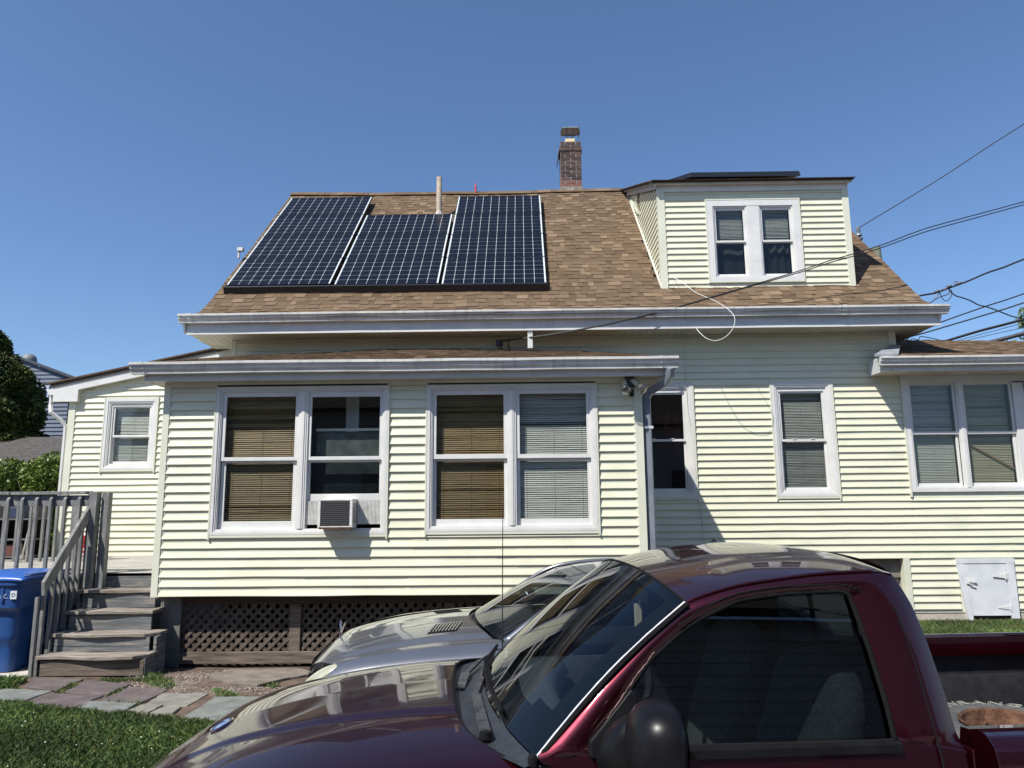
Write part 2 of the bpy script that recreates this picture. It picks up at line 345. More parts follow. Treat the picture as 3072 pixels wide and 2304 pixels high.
def insl(X, Y):
    r = np.zeros(len(X), bool)
    for P, m in ST:
        ins = np.zeros(len(X), bool); k = len(P)
        for i in range(k):
            (x1, y1), (x2, y2) = P[i], P[(i+1) % k]
            ins ^= ((y1 > Y) != (y2 > Y)) & (X < (x2-x1)*(Y-y1)/(y2-y1+1e-9)+x1)
        r |= ins
    return ~r
grass('joint_grass', 13000, (-5.0, -1.9, 5.95, 7.5), .012, .04, 'sparse grass growing between the flagstones', lambda X, Y: insl(X, Y) & (Y > np.interp(X, LX, LY)-.03), patchy=.25)
grass('weeds', 2500, (-4.9, -1.8, 6.8, 7.9), .03, .075, 'weedy tufts in the bare dirt', lambda X, Y: insl(X, Y) & ~((X > -3.2) & (X < -2.0) & (Y > 7.1)), patchy=1.0)
grass('side_lawn', 70000, (2.0, 9.5, 8.0, 10.75), .02, .05, 'sunlit green grass along the foundation by the small basement door')
mb = MB()
for i in range(80):
    x = random.uniform(-5.4, -1.6); y = random.uniform(4.6, 6.5)
    if y > np.interp(x, LX, LY)-.05: continue
    z = gz(x, y)+random.uniform(.035, .055); r = random.uniform(.004, .008)
    mb.lathe([(0, r), (r, 0), (0, -r)], (x, y, z), n=5)
lv = MB()
for i in range(420):
    x = random.uniform(-5.4, -1.4); y = random.uniform(4.6, 8.1)
    on = y < np.interp(x, LX, LY); 
    if on and random.random() < .3 or (not on and random.random() < .6): continue
    z = gz(x, y)+(.042 if on else .026); r = random.uniform(.008, .018); a = random.uniform(0, 6.28); tl = random.uniform(-.4, .4)
    P4 = [Vector((math.cos(a+k)*r*q, math.sin(a+k)*r*q, z+tl*r*math.cos(a+k))) for k, q in ((0, 1.5), (1.57, .7), (3.14, 1.3), (4.71, .7))]
    lv.add(P4, [(0, 1, 2, 3)], (random.uniform(.6, 1.2), random.uniform(.9, 1.3), .6) if on else (random.uniform(1.2, 2.0), random.uniform(.7, 1.0), .8))
o = obj('leaf_litter', lv, M('leaf_litter', (.09, .10, .05), (.14, .14, .07), 20, rough=.8, tone=True), kind='stuff'); o['label'] = 'broadleaf weeds and dry leaf bits scattered over lawn and path'; o['category'] = 'leaves'
c = obj('clover_flower', mb, M('clover', (.55, .55, .45), rough=.8), kind='stuff'); c['label'] = 'small white clover flowers dotted over the lawn'; c['category'] = 'flowers'
# ---------------------------------------------------------------- house
YP, YM, YW, YD = 8.15, 10.88, 11.6, 11.42
LAP = .1016
house = thing('house', (0.5, 11, 0), 'pale yellow one-and-a-half storey house with brown shingled roof, dormer, solar panels and enclosed front porch', 'house')
def free(x0, x1, za, zb, ops):
    bs = sorted({x0, x1} | {v for o in ops for v in o[:2] if x0 < v < x1}); out = []
    for a, b in zip(bs, bs[1:]):
        lo, hi = za, zb; m = (a+b)/2
        for o in ops:
            if o[0] < m < o[1]:
                if o[2] <= lo+.012 and o[3] >= hi-.012: hi = lo; break
                if o[2] > lo and o[2] < hi: hi = o[2]
                elif o[3] > lo and o[3] < hi: lo = o[3]
        if hi-lo > .012:
            if out and abs(out[-1][1]-a) < 1e-6 and abs(out[-1][2]-lo) < 1e-6 and abs(out[-1][3]-hi) < 1e-6: out[-1][1] = b
            else: out.append([a, b, lo, hi])
    return out
def board(x0, x1, z0, z1, Y, lip=.0205, wob=.0014):
    mb = MB(); h = z1-z0
    prof = [(Y+.004, z1+.004), (Y-.0025, z1+.004), (Y-.005, z0+h*.62), (Y-lip*.92, z0+.012), (Y-lip, z0+.006), (Y-lip+.002, z0), (Y-.001, z0+.001)]
    return mb.prism(prof[::-1], x0, x1, 'x', sub=max(1, int((x1-x0)/.45)), wob=wob*(2.6 if random.random() < .16 else 1))
def siding_wall(part, x0, x1, z0, z1, Y, ops, mat=None, split=True):
    z = z0; k = 0
    while z < z1-.01:
        zb = min(z+LAP, z1)
        for a, b, lo, hi in free(x0, x1, z, zb, ops):
            cuts = [a, b]
            if split and b-a > 2.9: cuts = [a, a+(b-a)*random.uniform(.25, .75), b]
            for i in range(len(cuts)-1):
                e = .0022 if i else 0
                obj('siding_board', board(cuts[i]-(.02 if i else 0), cuts[i+1], lo, hi, Y-e), mat or siding, part)
        z = zb; k += 1
def backing(name, x0, x1, z0, z1, Y, ops, th=.1, mat=None, parent=house):
    xs = sorted({x0, x1} | {min(max(v, x0), x1) for o in ops for v in o[:2]}); zs = sorted({z0, z1} | {min(max(v, z0), z1) for o in ops for v in o[2:4]})
    mb = MB()
    for a, b in zip(xs, xs[1:]):
        for c, d in zip(zs, zs[1:]):
            mx, mz = (a+b)/2, (c+d)/2
            if any(o[0] < mx < o[1] and o[2] < mz < o[3] for o in ops): continue
            mb.box(a, b, Y, Y+th, c, d)
    return obj(name, mb, mat or trimcream, parent)
# ---- openings
PA = (-3.455, -1.520, 1.355, 2.998); PB = (-1.078, .802, 1.372, 2.995)
WA = (1.605, 2.516, 1.740, 3.428); WB = (3.685, 4.582, 1.740, 3.428)
BAY = (5.63, 7.50, 1.79, 3.53); BD = (6.144, 6.965, -.02, .848); REC = (3.0, 5.43, -.2, .848)
WW = (-6.72, -5.877, 2.262, 3.398); WD = (3.018, 4.515, 5.165, 6.540)
def inset(o, d): return (o[0]+d, o[1]-d, o[2]+d, o[3]-d)
pw = backing('porch_wall', -4.045, 1.312, .72, 3.06, YP, [inset(o, .04) for o in (PA, PB)])
mw = backing('main_wall', -4.43, 9.5, .10, 4.2, YM, [inset(o, .03) for o in (WA, WB, BAY)]+[(6.26, 6.84, -.2, .76), (-4.43, 5.43, -.2, .848), (5.5, 9.6, 3.55, 4.3)])
ww = backing('rear_wing_wall', -7.29, -4.4, .85, 3.56, YW, [inset(WW, .03)])
# gable trapezoid above the wing wall
siding_wall(pw, -3.985, 1.235, .705, 3.05, YP-.001, [PA, PB])
siding_wall(mw, -4.37, 5.60, .852, 4.17, YM-.001, [WA, WB, (5.55, 9, 3.45, 4.3)])
siding_wall(mw, 5.60, 9.5, .852, 3.53, YM-.001, [(5.60, 7.51, 1.72, 3.6)])
siding_wall(mw, 5.50, 9.5, .145, .852, YM-.001, [(6.17, 6.965, -.02, .848)])
mb = MB()
for x0, x1, Y, z0, z1 in ((-4.060, -3.985, YP, .70, 3.06), (1.235, 1.325, YP, .70, 3.06)):
    mb = MB(); mb.box(x0, x1, Y-.024, Y, z0, z1); mb.box(x0 if x0 < 0 else x1-.012, x0+.012 if x0 < 0 else x1, Y, Y+.09, z0, z1)
    mb.box(x0+.022 if x0 < 0 else x0-.018, x1-.0 if x0 > 0 else x1+.018, Y-.012, Y-.001, z0, z1)
    obj('corner_post', mb, trimcream, pw, bevel=.003)
obj('corner_post', MB().box(-4.44, -4.37, YM-.024, YM+.06, .85, 4.17), trimcream, mw, bevel=.003)
obj('corner_post', MB().box(5.49, 5.60, YM-.028, YM+.06, 3.83, 4.20), trimcream, mw, bevel=.003)
obj('corner_post', MB().box(5.41, 5.50, YM-.024, YM+.10, .13, .852), trimcream, mw, bevel=.003)
# frieze strip at the top of walls
obj('frieze_trim', MB().box(-3.985, 1.235, YP-.03, YP-.018, 2.998, 3.05), trimcream, pw)
# porch side walls and interior shell
mb = MB(); mb.box(1.22, 1.30, YP+.1, YM, .72, 3.06); mb.box(-4.04, -3.96, YP+.1, YM, .72, 3.06)
obj('porch_side_wall', mb, siding, house)
for k in range(23):
    z = .705+k*LAP
    b = MB().prism([(1.30, z+LAP), (1.305, z+LAP), (1.318, z+.004), (1.316, z), (1.30, z)], YP+.09, YM-.02, 'y')
    obj('siding_board', b, siding, bpy.data.objects['porch_side_wall'])
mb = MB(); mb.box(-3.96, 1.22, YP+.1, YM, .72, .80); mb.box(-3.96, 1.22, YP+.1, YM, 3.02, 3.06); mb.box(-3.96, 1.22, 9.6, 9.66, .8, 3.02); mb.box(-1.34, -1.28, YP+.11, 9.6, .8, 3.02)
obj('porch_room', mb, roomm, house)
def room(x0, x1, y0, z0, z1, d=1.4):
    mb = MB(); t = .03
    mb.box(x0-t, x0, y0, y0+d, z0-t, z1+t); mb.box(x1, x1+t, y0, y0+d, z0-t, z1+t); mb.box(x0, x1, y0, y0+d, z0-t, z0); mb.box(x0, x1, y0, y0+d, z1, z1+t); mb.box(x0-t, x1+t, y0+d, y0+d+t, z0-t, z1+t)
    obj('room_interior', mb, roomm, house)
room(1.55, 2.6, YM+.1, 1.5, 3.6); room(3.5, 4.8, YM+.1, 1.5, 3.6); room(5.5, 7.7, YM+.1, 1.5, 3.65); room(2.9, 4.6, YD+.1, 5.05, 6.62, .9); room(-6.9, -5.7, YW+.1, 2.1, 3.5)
# ---- windows
def frame(mb, x0, x1, z0, z1, w, y0, y1, wb=None, wt=None):
    wb = wb or w; wt = wt or w
    mb.box(x0, x0+w, y0, y1, z0, z1); mb.box(x1-w, x1, y0, y1, z0, z1)
    mb.box(x0+w, x1-w, y0, y1, z0, z0+wb); mb.box(x0+w, x1-w, y0, y1, z1-wt, z1); return mb
def blind(parent, x0, x1, z0, z1, y, mat, tilt=.55, pitch=.0235, name='window_blind', bow=0.0):
    mb = MB(); n = int((z1-z0)/pitch); wd = .0125
    for i in range(n):
        z = z1-(i+.5)*pitch; t = tilt+random.gauss(0, .07)+(random.choice([-.5, .35]) if random.random() < .05 else 0)+.25*max(0, math.sin(i*.35))*.3; dr = random.gauss(0, .0012)
        c, s_ = math.cos(t)*wd, -math.sin(t)*wd; m = 5
        pts = [(x0+(x1-x0)*k/m, random.gauss(0, .0008)) for k in range(m+1)]
        vs = [(x, y-c, z+s_+dz-.0) for x, dz in pts]+[(x, y, z+.003+dr+dz) for x, dz in pts]+[(x, y+c, z-s_+dr*2+dz) for x, dz in pts]
        mb.add(vs, [(k, k+1, m+2+k, m+1+k) for k in range(m)]+[(m+1+k, m+2+k, 2*m+3+k, 2*m+2+k) for k in range(m)])
    for fx in (.1, .5, .9):
        x = x0+(x1-x0)*fx; mb.box(x-.0012, x+.0012, y-.016, y-.0145, z0, z1)
    mb.box(x0, x1, y-.02, y+.02, z1, z1+.03); mb.box(x0, x1, y-.012, y+.012, z0-.012, z0)
    return obj(name, mb, mat, parent, kind='stuff')
def sash(win, x0, x1, z0, z1, y, w, glass, wb=None, wt=None, th=.026, mat=None):
    obj('sash', frame(MB(), x0, x1, z0, z1, w, y, y+th, wb, wt), mat or white, win, bevel=.002)
    obj('pane', MB().box(x0+w-.004, x1-w+.004, y+.010, y+.014, z0+(wb or w)-.004, z1-(wt or w)+.004), glass, win)
def casing(o, Y, cw=.07, label=None, proud=.032, deep=.09, cwb=None, cream=True, mull=None):
    x0, x1, z0, z1 = o; mb = MB(); cwb = cwb or cw
    # stepped outer casing
    frame(mb, x0, x1, z0, z1, cw*.55, Y-proud, Y+.01, cwb*.55)
    frame(mb, x0+cw*.55, x1-cw*.55, z0+cwb*.55, z1-cw*.55, cw*.27, Y-proud+.010, Y+.01, cwb*.27)
    frame(mb, x0+cw*.82, x1-cw*.82, z0+cwb*.82, z1-cw*.82, cw*.18, Y-proud+.018, Y+deep, cwb*.18)
    if mull:
        m, hw = mull
        mb.box(m-hw*.3, m+hw*.3, Y-proud+.002, Y+.02, z0+cwb, z1-cw); mb.box(m-hw*.65, m+hw*.65, Y-proud+.010, Y+.02, z0+cwb, z1-cw); mb.box(m-hw, m+hw, Y-proud+.018, Y+deep, z0+cwb, z1-cw)
    win = obj('window', mb, white, house, bevel=.0025, label=label)
    if cream:
        t = .018; m2 = MB(); m2.box(x0-t, x0-.001, Y-.034, Y, z0-.05, z1+.02); m2.box(x1+.001, x1+t, Y-.034, Y, z0-.05, z1+.02); m2.box(x0, x1, Y-.03, Y, z1+.001, z1+.02); m2.box(x0, x1, Y-.03, Y, z0-.028, z0-.001)
        obj('j_channel', m2, trimcream, win)
    return win
# porch pair A
wA = casing(PA, YP, .062, 'left porch window pair with the air conditioner', mull=(-2.470, .055))
sash(wA, -3.393, -2.525, 2.165, 2.936, YP+.002, .042, winglass, wb=.04, wt=.05); sash(wA, -3.385, -2.528, 1.415, 2.172, YP+.034, .05, winglass_screen, wb=.085, wt=.03)
blind(wA, -3.36, -2.55, 1.49, 2.90, YP+.085, blind_amber, .95)
sash(wA, -2.415, -1.582, 2.165, 2.936, YP+.002, .032, winglass, wb=.04, wt=.06); sash(wA, -2.415, -1.582, 1.715, 2.172, YP+.034, .03, darkglass, wb=.078, wt=.03)
# porch pair B
wB = casing(PB, YP, .062, 'right porch window pair', mull=(-.137, .05))
sash(wB, -1.016, -.187, 2.165, 2.933, YP+.002, .038, winglass, wb=.05, wt=.05); sash(wB, -1.016, -.187, 1.434, 2.172, YP+.034, .038, winglass_screen, wb=.072, wt=.03)
sash(wB, -.087, .740, 2.165, 2.933, YP+.002, .040, winglass, wb=.045, wt=.045); sash(wB, -.087, .740, 1.434, 2.172, YP+.034, .040, winglass, wb=.072, wt=.03)
blind(wB, -.99, -.21, 1.50, 2.9, YP+.085, blind_amber, .95); blind(wB, -.06, .715, 1.50, 2.9, YP+.085, blind_white, 1.0)
# things behind the AC window: inner sash rail, post and rag
ins = MB(); ins.box(-2.36, -1.62, YP+.12, YP+.14, 2.50, 2.53); ins.box(-2.08, -1.93, YP+.35, YP+.39, 2.5, 2.95)
obj('inner_sash_rail', ins, white, wA)
obj('inner_panel', MB().box(-2.36, -1.62, YP+.15, YP+.16, 1.75, 2.49), M('dusty_inner_glass', (.05, .06, .055), (.10, .115, .11), 9, rough=.5), wA)
# main wall windows
def small_window(o, Y, label, lb, gl1=winglass, gl2=winglass, cw=.085, mid=None, lat=True, head=.03):
    wn = casing(o, Y, cw, label, proud=.03, cwb=.07); x0, x1, z0, z1 = o[0]+cw, o[1]-cw, o[2]+.07, o[3]-cw
    mid = mid or (z0+z1)/2
    fr = MB(); frame(fr, x0, x1, z0, z1, .028, Y+.004, Y+.08, .028, head+.02); obj('jamb_liner', fr, white, wn, bevel=.002)
    a, b = x0+.028, x1-.028
    sash(wn, a, b, mid-.02, z1-head-.02, Y+.020, .03, gl1, wb=.034, wt=.026); sash(wn, a, b, z0+.028, mid+.012, Y+.048, .030, gl2, wb=.036, wt=.024)
    if lat:
        m = MB()
        for f in (.3, .7): m.box(a+(b-a)*f-.03, a+(b-a)*f+.03, Y+.012, Y+.03, mid+.012, mid+.024)
        obj('sash_lock', m, white, wn)
    if lb is not None: blind(wn, a+.02, b-.02, z0+.06, z1-.1, Y+.10, lb, 1.0)
    return wn
wnA = small_window(WA, YM, 'dark main wall window half hidden by the porch, red curtain inside', None, GLASS('curtained_glass', (.5, .5, .52), .02), GLASS('curtained_glass', (.5, .5, .52), .02), mid=2.585)
def drape(x0, x1, z0, z1, y, mat, parent, name, xb0=None, xb1=None, folds=14, amp=.02):
    xb0 = x0 if xb0 is None else xb0; xb1 = x1 if xb1 is None else xb1
    def fn(i, j):
        a = x0+(x1-x0)*i; b = xb0+(xb1-xb0)*i; t = 1-j
        return (a+(b-a)*t**1.5, y+amp*math.sin(i*folds*6.28/2)*(1-.5*t), z0+(z1-z0)*j)
    return obj(name, MB().grid(fn, folds*6, 10), mat, parent, smooth=True)
drape(1.75, 2.44, 1.9, 3.28, YM+.18, curtain, wnA, 'curtain', 2.22, 2.42, 9)
drape(1.72, 2.42, 1.86, 2.62, YM+.26, lace, wnA, 'lace_curtain', folds=8, amp=.012)
small_window(WB, YM, 'main wall window with grey half closed blinds', blind_grey, mid=2.565, gl2=winglass_screen)
# bay: pair of large windows in the right addition
bx = MB()
frame(bx, 5.62, 7.50, 1.79, 3.53, .075, YM-.032, YM+.02, .06, .12)
bx.box(6.405, 6.505, YM-.026, YM+.02, 1.85, 3.41); frame(bx, 5.695, 7.425, 1.85, 3.41, .022, YM-.02, YM+.09)
bx.box(6.43, 6.48, YM-.036, YM-.025, 1.85, 3.41)
wC = obj('window', bx, white, house, bevel=.0025, label='wide pair of blind-covered windows in the right addition')
for a, b in ((5.717, 6.405), (6.505, 7.403)):
    b2 = min(b, 7.24) if a > 6 else b
    sash(wC, a, b2, 2.63, 3.40, YM+.006, .036, winglass, wb=.04, wt=.034); sash(wC, a, b2, 1.872, 2.655, YM+.036, .036, winglass_screen, wb=.045, wt=.03)
    blind(wC, a+.04, b2-.04, 1.93, 3.35, YM+.10, blind_white if a < 6 else M('cream_blind', (.36, .33, .23), (.47, .43, .32), 3, (1, 1, 20), .5), 1.0)
obj('bay_post', MB().box(7.245, 7.42, YM-.02, YM+.06, 1.85, 3.41), white, wC, bevel=.003)
obj('brown_stick', MB().bar((6.56, YM+.075, 2.50), (7.2, YM+.075, 2.12), .018, .012), M('stick_wood', (.35, .2, .1), rough=.7), wC)
cn = MB(); cn.box(5.598, 5.62, YM-.04, YM, 1.72, 3.53); obj('j_channel', cn, trimcream, wC)
# rear wing window
wn = small_window(WW, YW, 'small weathered window of the left rear wing', blind_white, mid=2.80, lat=False, head=.02, gl2=winglass_screen)
# dormer
dm = backing('dormer_wall', 2.24, 5.33, 4.9, 6.86, YD, [inset(WD, .03)])
siding_wall(dm, 2.345, 5.23, 5.03, 6.69, YD-.001, [WD])
obj('corner_post', MB().box(2.235, 2.345, YD-.026, YD+.10, 4.92, 6.70), trimcream, dm, bevel=.003); mb = MB(); mb.box(5.23, 5.335, YD-.026, YD+.10, 5.0, 6.72); obj('corner_post', mb, trimcream, dm, bevel=.003)
obj('frieze_board', MB().box(2.236, 5.336, YD-.03, YD, 6.70, 6.80), white, dm, bevel=.003)
obj('base_trim', MB().box(2.36, 5.26, YD-.03, YD-.016, 5.0, 5.03), trimcream, dm)
wdn = MB(); frame(wdn, *WD, .10, YD-.032, YD+.012, .075, .10); wdn.box(3.665, 3.868, YD-.028, YD+.012, 5.24, 6.44)
for a, b in ((3.118, 3.665), (3.868, 4.415)): frame(wdn, a, b, 5.24, 6.44, .022, YD-.016, YD+.085)
wE = obj('window', wdn, white, house, bevel=.0025, label='twin dormer windows with closed blinds above and dark lower panes')
frame(cn := MB(), WD[0]-.02, WD[1]+.02, WD[2]-.02, WD[3]+.02, .019, YD-.036, YD-.012); obj('j_channel', cn, trimcream, wE)
for a, b in ((3.140, 3.643), (3.890, 4.393)):
    sash(wE, a, b, 5.83, 6.418, YD+.004, .030, winglass, wb=.03, wt=.04); sash(wE, a, b, 5.262, 5.85, YD+.034, .030, darkglass, wb=.04, wt=.03)
    blind(wE, a+.03, b-.03, 5.9, 6.37, YD+.09, blind_grey, 1.0)
drape(3.92, 4.37, 5.28, 5.95, YD+.14, lace, wE, 'lace_curtain', folds=7); drape(3.17, 3.62, 5.28, 5.95, YD+.16, lace, wE, 'lace_curtain', folds=3, amp=.01)
# ---- main roof
PROF = [(10.30, 4.40), (10.62, 4.50), (10.93, 4.655), (11.2, 4.88), (11.5, 5.145), (12.05, 5.655), (12.85, 6.395), (14.1, 7.565), (14.93, 8.345)]
SL = [0]
for a, b in zip(PROF, PROF[1:]): SL.append(SL[-1]+math.hypot(b[0]-a[0], b[1]-a[1]))
def rp(s): return (float(np.interp(s, SL, [p[0] for p in PROF])), float(np.interp(s, SL, [p[1] for p in PROF])))
def roof_z(y): return float(np.interp(y, [p[0] for p in PROF], [p[1] for p in PROF]))
XL, XR = -4.97, 6.15
mb = MB(); n = len(PROF); th = .03
vs = [(x, y, z-.012-.05*max(0, min(1, (i_-1)/3))) for x in (XL+.02, XR-.02) for i_, (y, z) in enumerate(PROF)]; vs += [(x, y, z-(.03 if i_ < 2 else .20)) for x in (XL+.02, XR-.02) for i_, (y, z) in enumerate(PROF)]
fs = [(i, i+1, n+i+1, n+i) for i in range(n-1)]+[(2*n+i, 3*n+i, 3*n+i+1, 2*n+i+1) for i in range(n-1)]+[(i, 2*n+i, 2*n+i+1, i+1) for i in range(n-1)]+[(n+i, n+i+1, 3*n+i+1, 3*n+i) for i in range(n-1)]+[(0, n, 3*n, 2*n), (n-1, 3*n-1, 4*n-1, 2*n-1)]
mb.add(vs, fs)
mb.hexa([(XL+.02, 14.95, 8.17), (XR-.02, 14.95, 8.17), (XR-.02, 19.5, 4.3), (XL+.02, 19.5, 4.3), (XL+.02, 14.95, 8.33), (XR-.02, 14.95, 8.33), (XR-.02, 19.5, 4.46), (XL+.02, 19.5, 4.46)])
roof = obj('roof', mb, felt, house)
TONES = [(.115, .080, .047), (.134, .094, .056), (.154, .109, .066), (.184, .132, .081), (.123, .086, .051), (.145, .102, .061), (.103, .071, .043), (.206, .150, .094)]
WTS = [.2, .22, .18, .08, .14, .1, .05, .03]
WID = [.09, .12, .15, .18, .22]
EXPO = .143
def tab_verts(wd, ln, up, thick):
    return [(0, 0, up), (wd, 0, up), (wd, ln, 0), (0, ln, 0), (0, 0, up+thick), (wd, 0, up+thick), (wd, ln, .004), (0, ln, .004)]
TM = {}
def tab_mesh(wi, ti, hi):
    k = (wi, ti, hi)
    if k not in TM:
        me = MB().hexa(tab_verts(WID[wi]-.003, EXPO+.045, .007 if hi else .002, .008 if hi else .006), TONES[ti]).mesh('shingle'); me.materials.append(shing); TM[k] = me
    return TM[k]
def shingle_field(part, fn, x0, x1, s0, s1, nobj, skip=None, xoff=0, first_skip=None):
    """fn(x, s) -> point on the roof; the lowest rows are single shingles, the rest one part"""
    mb = MB(); s = s0; cnt = 0; row = 0
    while s < s1-.02:
        x = x0-random.uniform(0, .15); hi = random.random() < .5
        while x < x1:
            wi = random.randrange(5); ti = random.choices(range(8), WTS)[0]; wd = WID[wi]
            if hi and random.random() < .6: ti = random.choice([1, 2, 3, 5, 7, 2])
            if not hi and random.random() < .5: ti = random.choice([0, 4, 6, 1])
            xa = max(x, x0); xb = min(x+wd, x1)
            if xb-xa > .02 and not (skip and skip((xa+xb)/2, s)):
                p = Vector(fn(xa, s)); q = Vector(fn(xa, min(s+EXPO, s1+.05))); r = Vector(fn(xb, s)); ey = (q-p).normalized(); ex = (r-p).normalized(); ez = ex.cross(ey).normalized()
                full = abs((xb-xa)-wd) < 1e-6
                if cnt < nobj and full and p.y > 0:
                    o = bpy.data.objects.new('shingle', tab_mesh(wi, ti, hi)); o.matrix_basis = Matrix(((ex.x, ey.x, ez.x, p.x), (ex.y, ey.y, ez.y, p.y), (ex.z, ey.z, ez.z, p.z), (0, 0, 0, 1)))
                    COL.objects.link(o); o.parent = part; o.matrix_parent_inverse = WM[part].inverted(); cnt += 1
                else:
                    ln = min(EXPO+.045, s1-s+.01)
                    L = tab_verts(xb-xa-.003, ln, .007 if hi else .002, .008 if hi else .006)
                    kf = random.uniform(.9, 1.1); mb.hexa([p+ex*a+ey*b+ez*c for a, b, c in L], tuple(c*kf for c in TONES[ti]))
            x += wd; hi = (not hi) if random.random() < .8 else hi
        s += EXPO; row += 1
    if mb.v: obj('shingle_courses', mb, shing, part, kind='stuff')
    return cnt
def mroof(x, s):
    y, z = rp(s); sag = -.035*math.sin(max(0, min(1, (x-XL)/7.5))*math.pi)*min(1, s/SL[-1]); wv = .006*math.sin(x*2.3+s*3)+.004*math.sin(x*5.7-s*1.3)
    return (x, y, z+sag+wv)
n1 = shingle_field(roof, mroof, XL, XR, .0, SL[-1], 292, skip=lambda x, s: 2.28 < x < 5.36 and rp(s)[0] > YD+.05)
mb = MB()
x = XL
while x < 2.2:
    wd = .30; t = random.choice(TONES[:6]); z = mroof(x, SL[-1])[2]
    mb.hexa([(x, 14.80, z-.09), (x+wd, 14.80, z-.09), (x+wd, 14.95, z+.03), (x, 14.95, z+.03), (x, 14.79, z-.078), (x+wd, 14.79, z-.078), (x+wd, 14.95, z+.045), (x, 14.95, z+.045)], t)
    mb.hexa([(x, 14.95, z+.03), (x+wd, 14.95, z+.03), (x+wd, 15.1, z-.09), (x, 15.1, z-.09), (x, 14.95, z+.045), (x+wd, 14.95, z+.045), (x+wd, 15.11, z-.078), (x, 15.11, z-.078)], t)
    x += .14
obj('ridge_cap_shingles', mb, shing, roof, kind='stuff')
# a lifted loose shingle below the dormer
p = Vector(mroof(4.55, .95)); q = MB().hexa([p+Vector(v) for v in ((0, 0, .03), (.26, .22, .05), (.17, .34, .06), (-.1, .1, .04), (0, 0, .037), (.26, .22, .058), (.17, .34, .068), (-.1, .1, .047))], TONES[5])
obj('loose_shingle', q, shing, roof)
# gable end walls under the roof
mb = MB()
for x in (-4.42, 5.45):
    pts = [(YM, 4.1), (19.0, 4.1), (14.93, 8.15)]; obj('gable_wall', MB().prism([(b, c) for b, c in pts], x, x+.05, 'x'), siding, house)
mb = MB().box(-4.42, 5.49, YM+.12, YM+.18, 0, 4.2); mb = MB(); mb.box(-4.42, -4.36, YM+.1, 19, .1, 4.15); mb.box(9.44, 9.5, YM+.1, 19, .1, 3.5); mb.box(-4.4, 5.4, 18.95, 19, .1, 4.15); mb.box(5.4, 9.5, 18.95, 19, .1, 3.5); mb.box(-4.4, 5.4, YM+1.8, YM+1.86, .1, 4.15)
obj('rear_and_side_walls', mb, siding, house)
# ---- eaves: fascia, soffit, gutters
def gutter(x0, x1, y, z, name='gutter', parent=house, sub=12, rot=None, wob=.0):
    P = [(0, .0), (0, .125), (-.004, .125), (-.004, .006), (-.068, .006), (-.072, .034), (-.094, .058), (-.098, .088), (-.118, .100), (-.118, .118), (-.106, .118), (-.106, .124), (-.124, .124), (-.124, .096), (-.104, .084), (-.100, .054), (-.078, .030), (-.075, .0)]
    mb = MB().prism([(y+a, z+b) for a, b in P], x0, x1, 'x', sub=sub, wob=wob)
    for x in (x0, x1-.002): mb.prism([(y+a, z+b) for a, b in [(0, 0), (0, .12), (-.12, .12), (-.12, .1), (-.1, .085), (-.096, .056), (-.074, .03), (-.072, 0)]], x, x+.002, 'x')
    return obj(name, mb, gutterm, parent)
g1 = gutter(-5.02, 6.12, 10.40, 4.32, sub=18, wob=.004)
for x in (-4.88, 4.60): obj('gutter_joint', MB().prism([(10.40+a, 4.32+b) for a, b in [(-.001, -.004), (-.001, .128), (-.128, .130), (-.128, .094), (-.108, .082), (-.104, .052), (-.082, .027), (-.078, -.004)]], x, x+.06, 'x'), gutterm, g1)
fa = obj('fascia_board', MB().prism([(10.403, 4.175), (10.403, 4.36), (10.42, 4.36), (10.42, 4.175)], -4.93, 6.03, 'x', sub=14, wob=.003), alum, house)
mb = MB(); mb.box(-4.93, -1.3, 10.401, 10.4025, 4.166, 4.176); mb.box(5.2, 6.03, 10.401, 10.4025, 4.166, 4.176); mb.box(-4.932, 6.032, 10.398, 10.43, 4.160, 4.175)
obj('fascia_lip', mb, white, fa)
sof = obj('soffit', MB().box(-4.92, 6.02, 10.43, 10.86, 4.190, 4.2), soffitm, house)
x = -4.92
while x < 6.0:
    sk = .0
    obj('soffit_panel', MB().hexa([(x, 10.425, 4.172), (x+.098, 10.425, 4.172), (x+.098, YM-.03, 4.172), (x, YM-.03, 4.172), (x+.006, 10.425, 4.1895), (x+.094, 10.425, 4.1895), (x+.094, YM-.03, 4.1895), (x+.006, YM-.03, 4.1895)]), soffitm, sof); x += .104
# boxed return of the left and right gable overhangs
mb = MB()
pts = [(10.42, 4.172)]+[(y, z-.19) for y, z in PROF[4:]]+[(y, z-.02) for y, z in PROF[::-1]]
obj('rake_board', MB().prism(pts, XL, XL+.025, 'x'), white, house); obj('rake_board', MB().prism(pts, 6.008, 6.03, 'x'), white, house)
for xa, xb in ((XL+.02, -4.44), (5.5, 5.95)):
    x = xa
    while x < xb: obj('soffit_panel', MB().box(x, x+.098, YM-.029, 12.6, 4.172, 4.19), soffitm, sof); x += .104
# downspout off the main gutter onto the porch roof
dsp = MB().box(.07, .145, 10.42, 10.49, 3.9, 4.33); dsp.box(.065, .15, 10.415, 10.495, 4.12, 4.13); obj('downspout', dsp, white, house, bevel=.006)
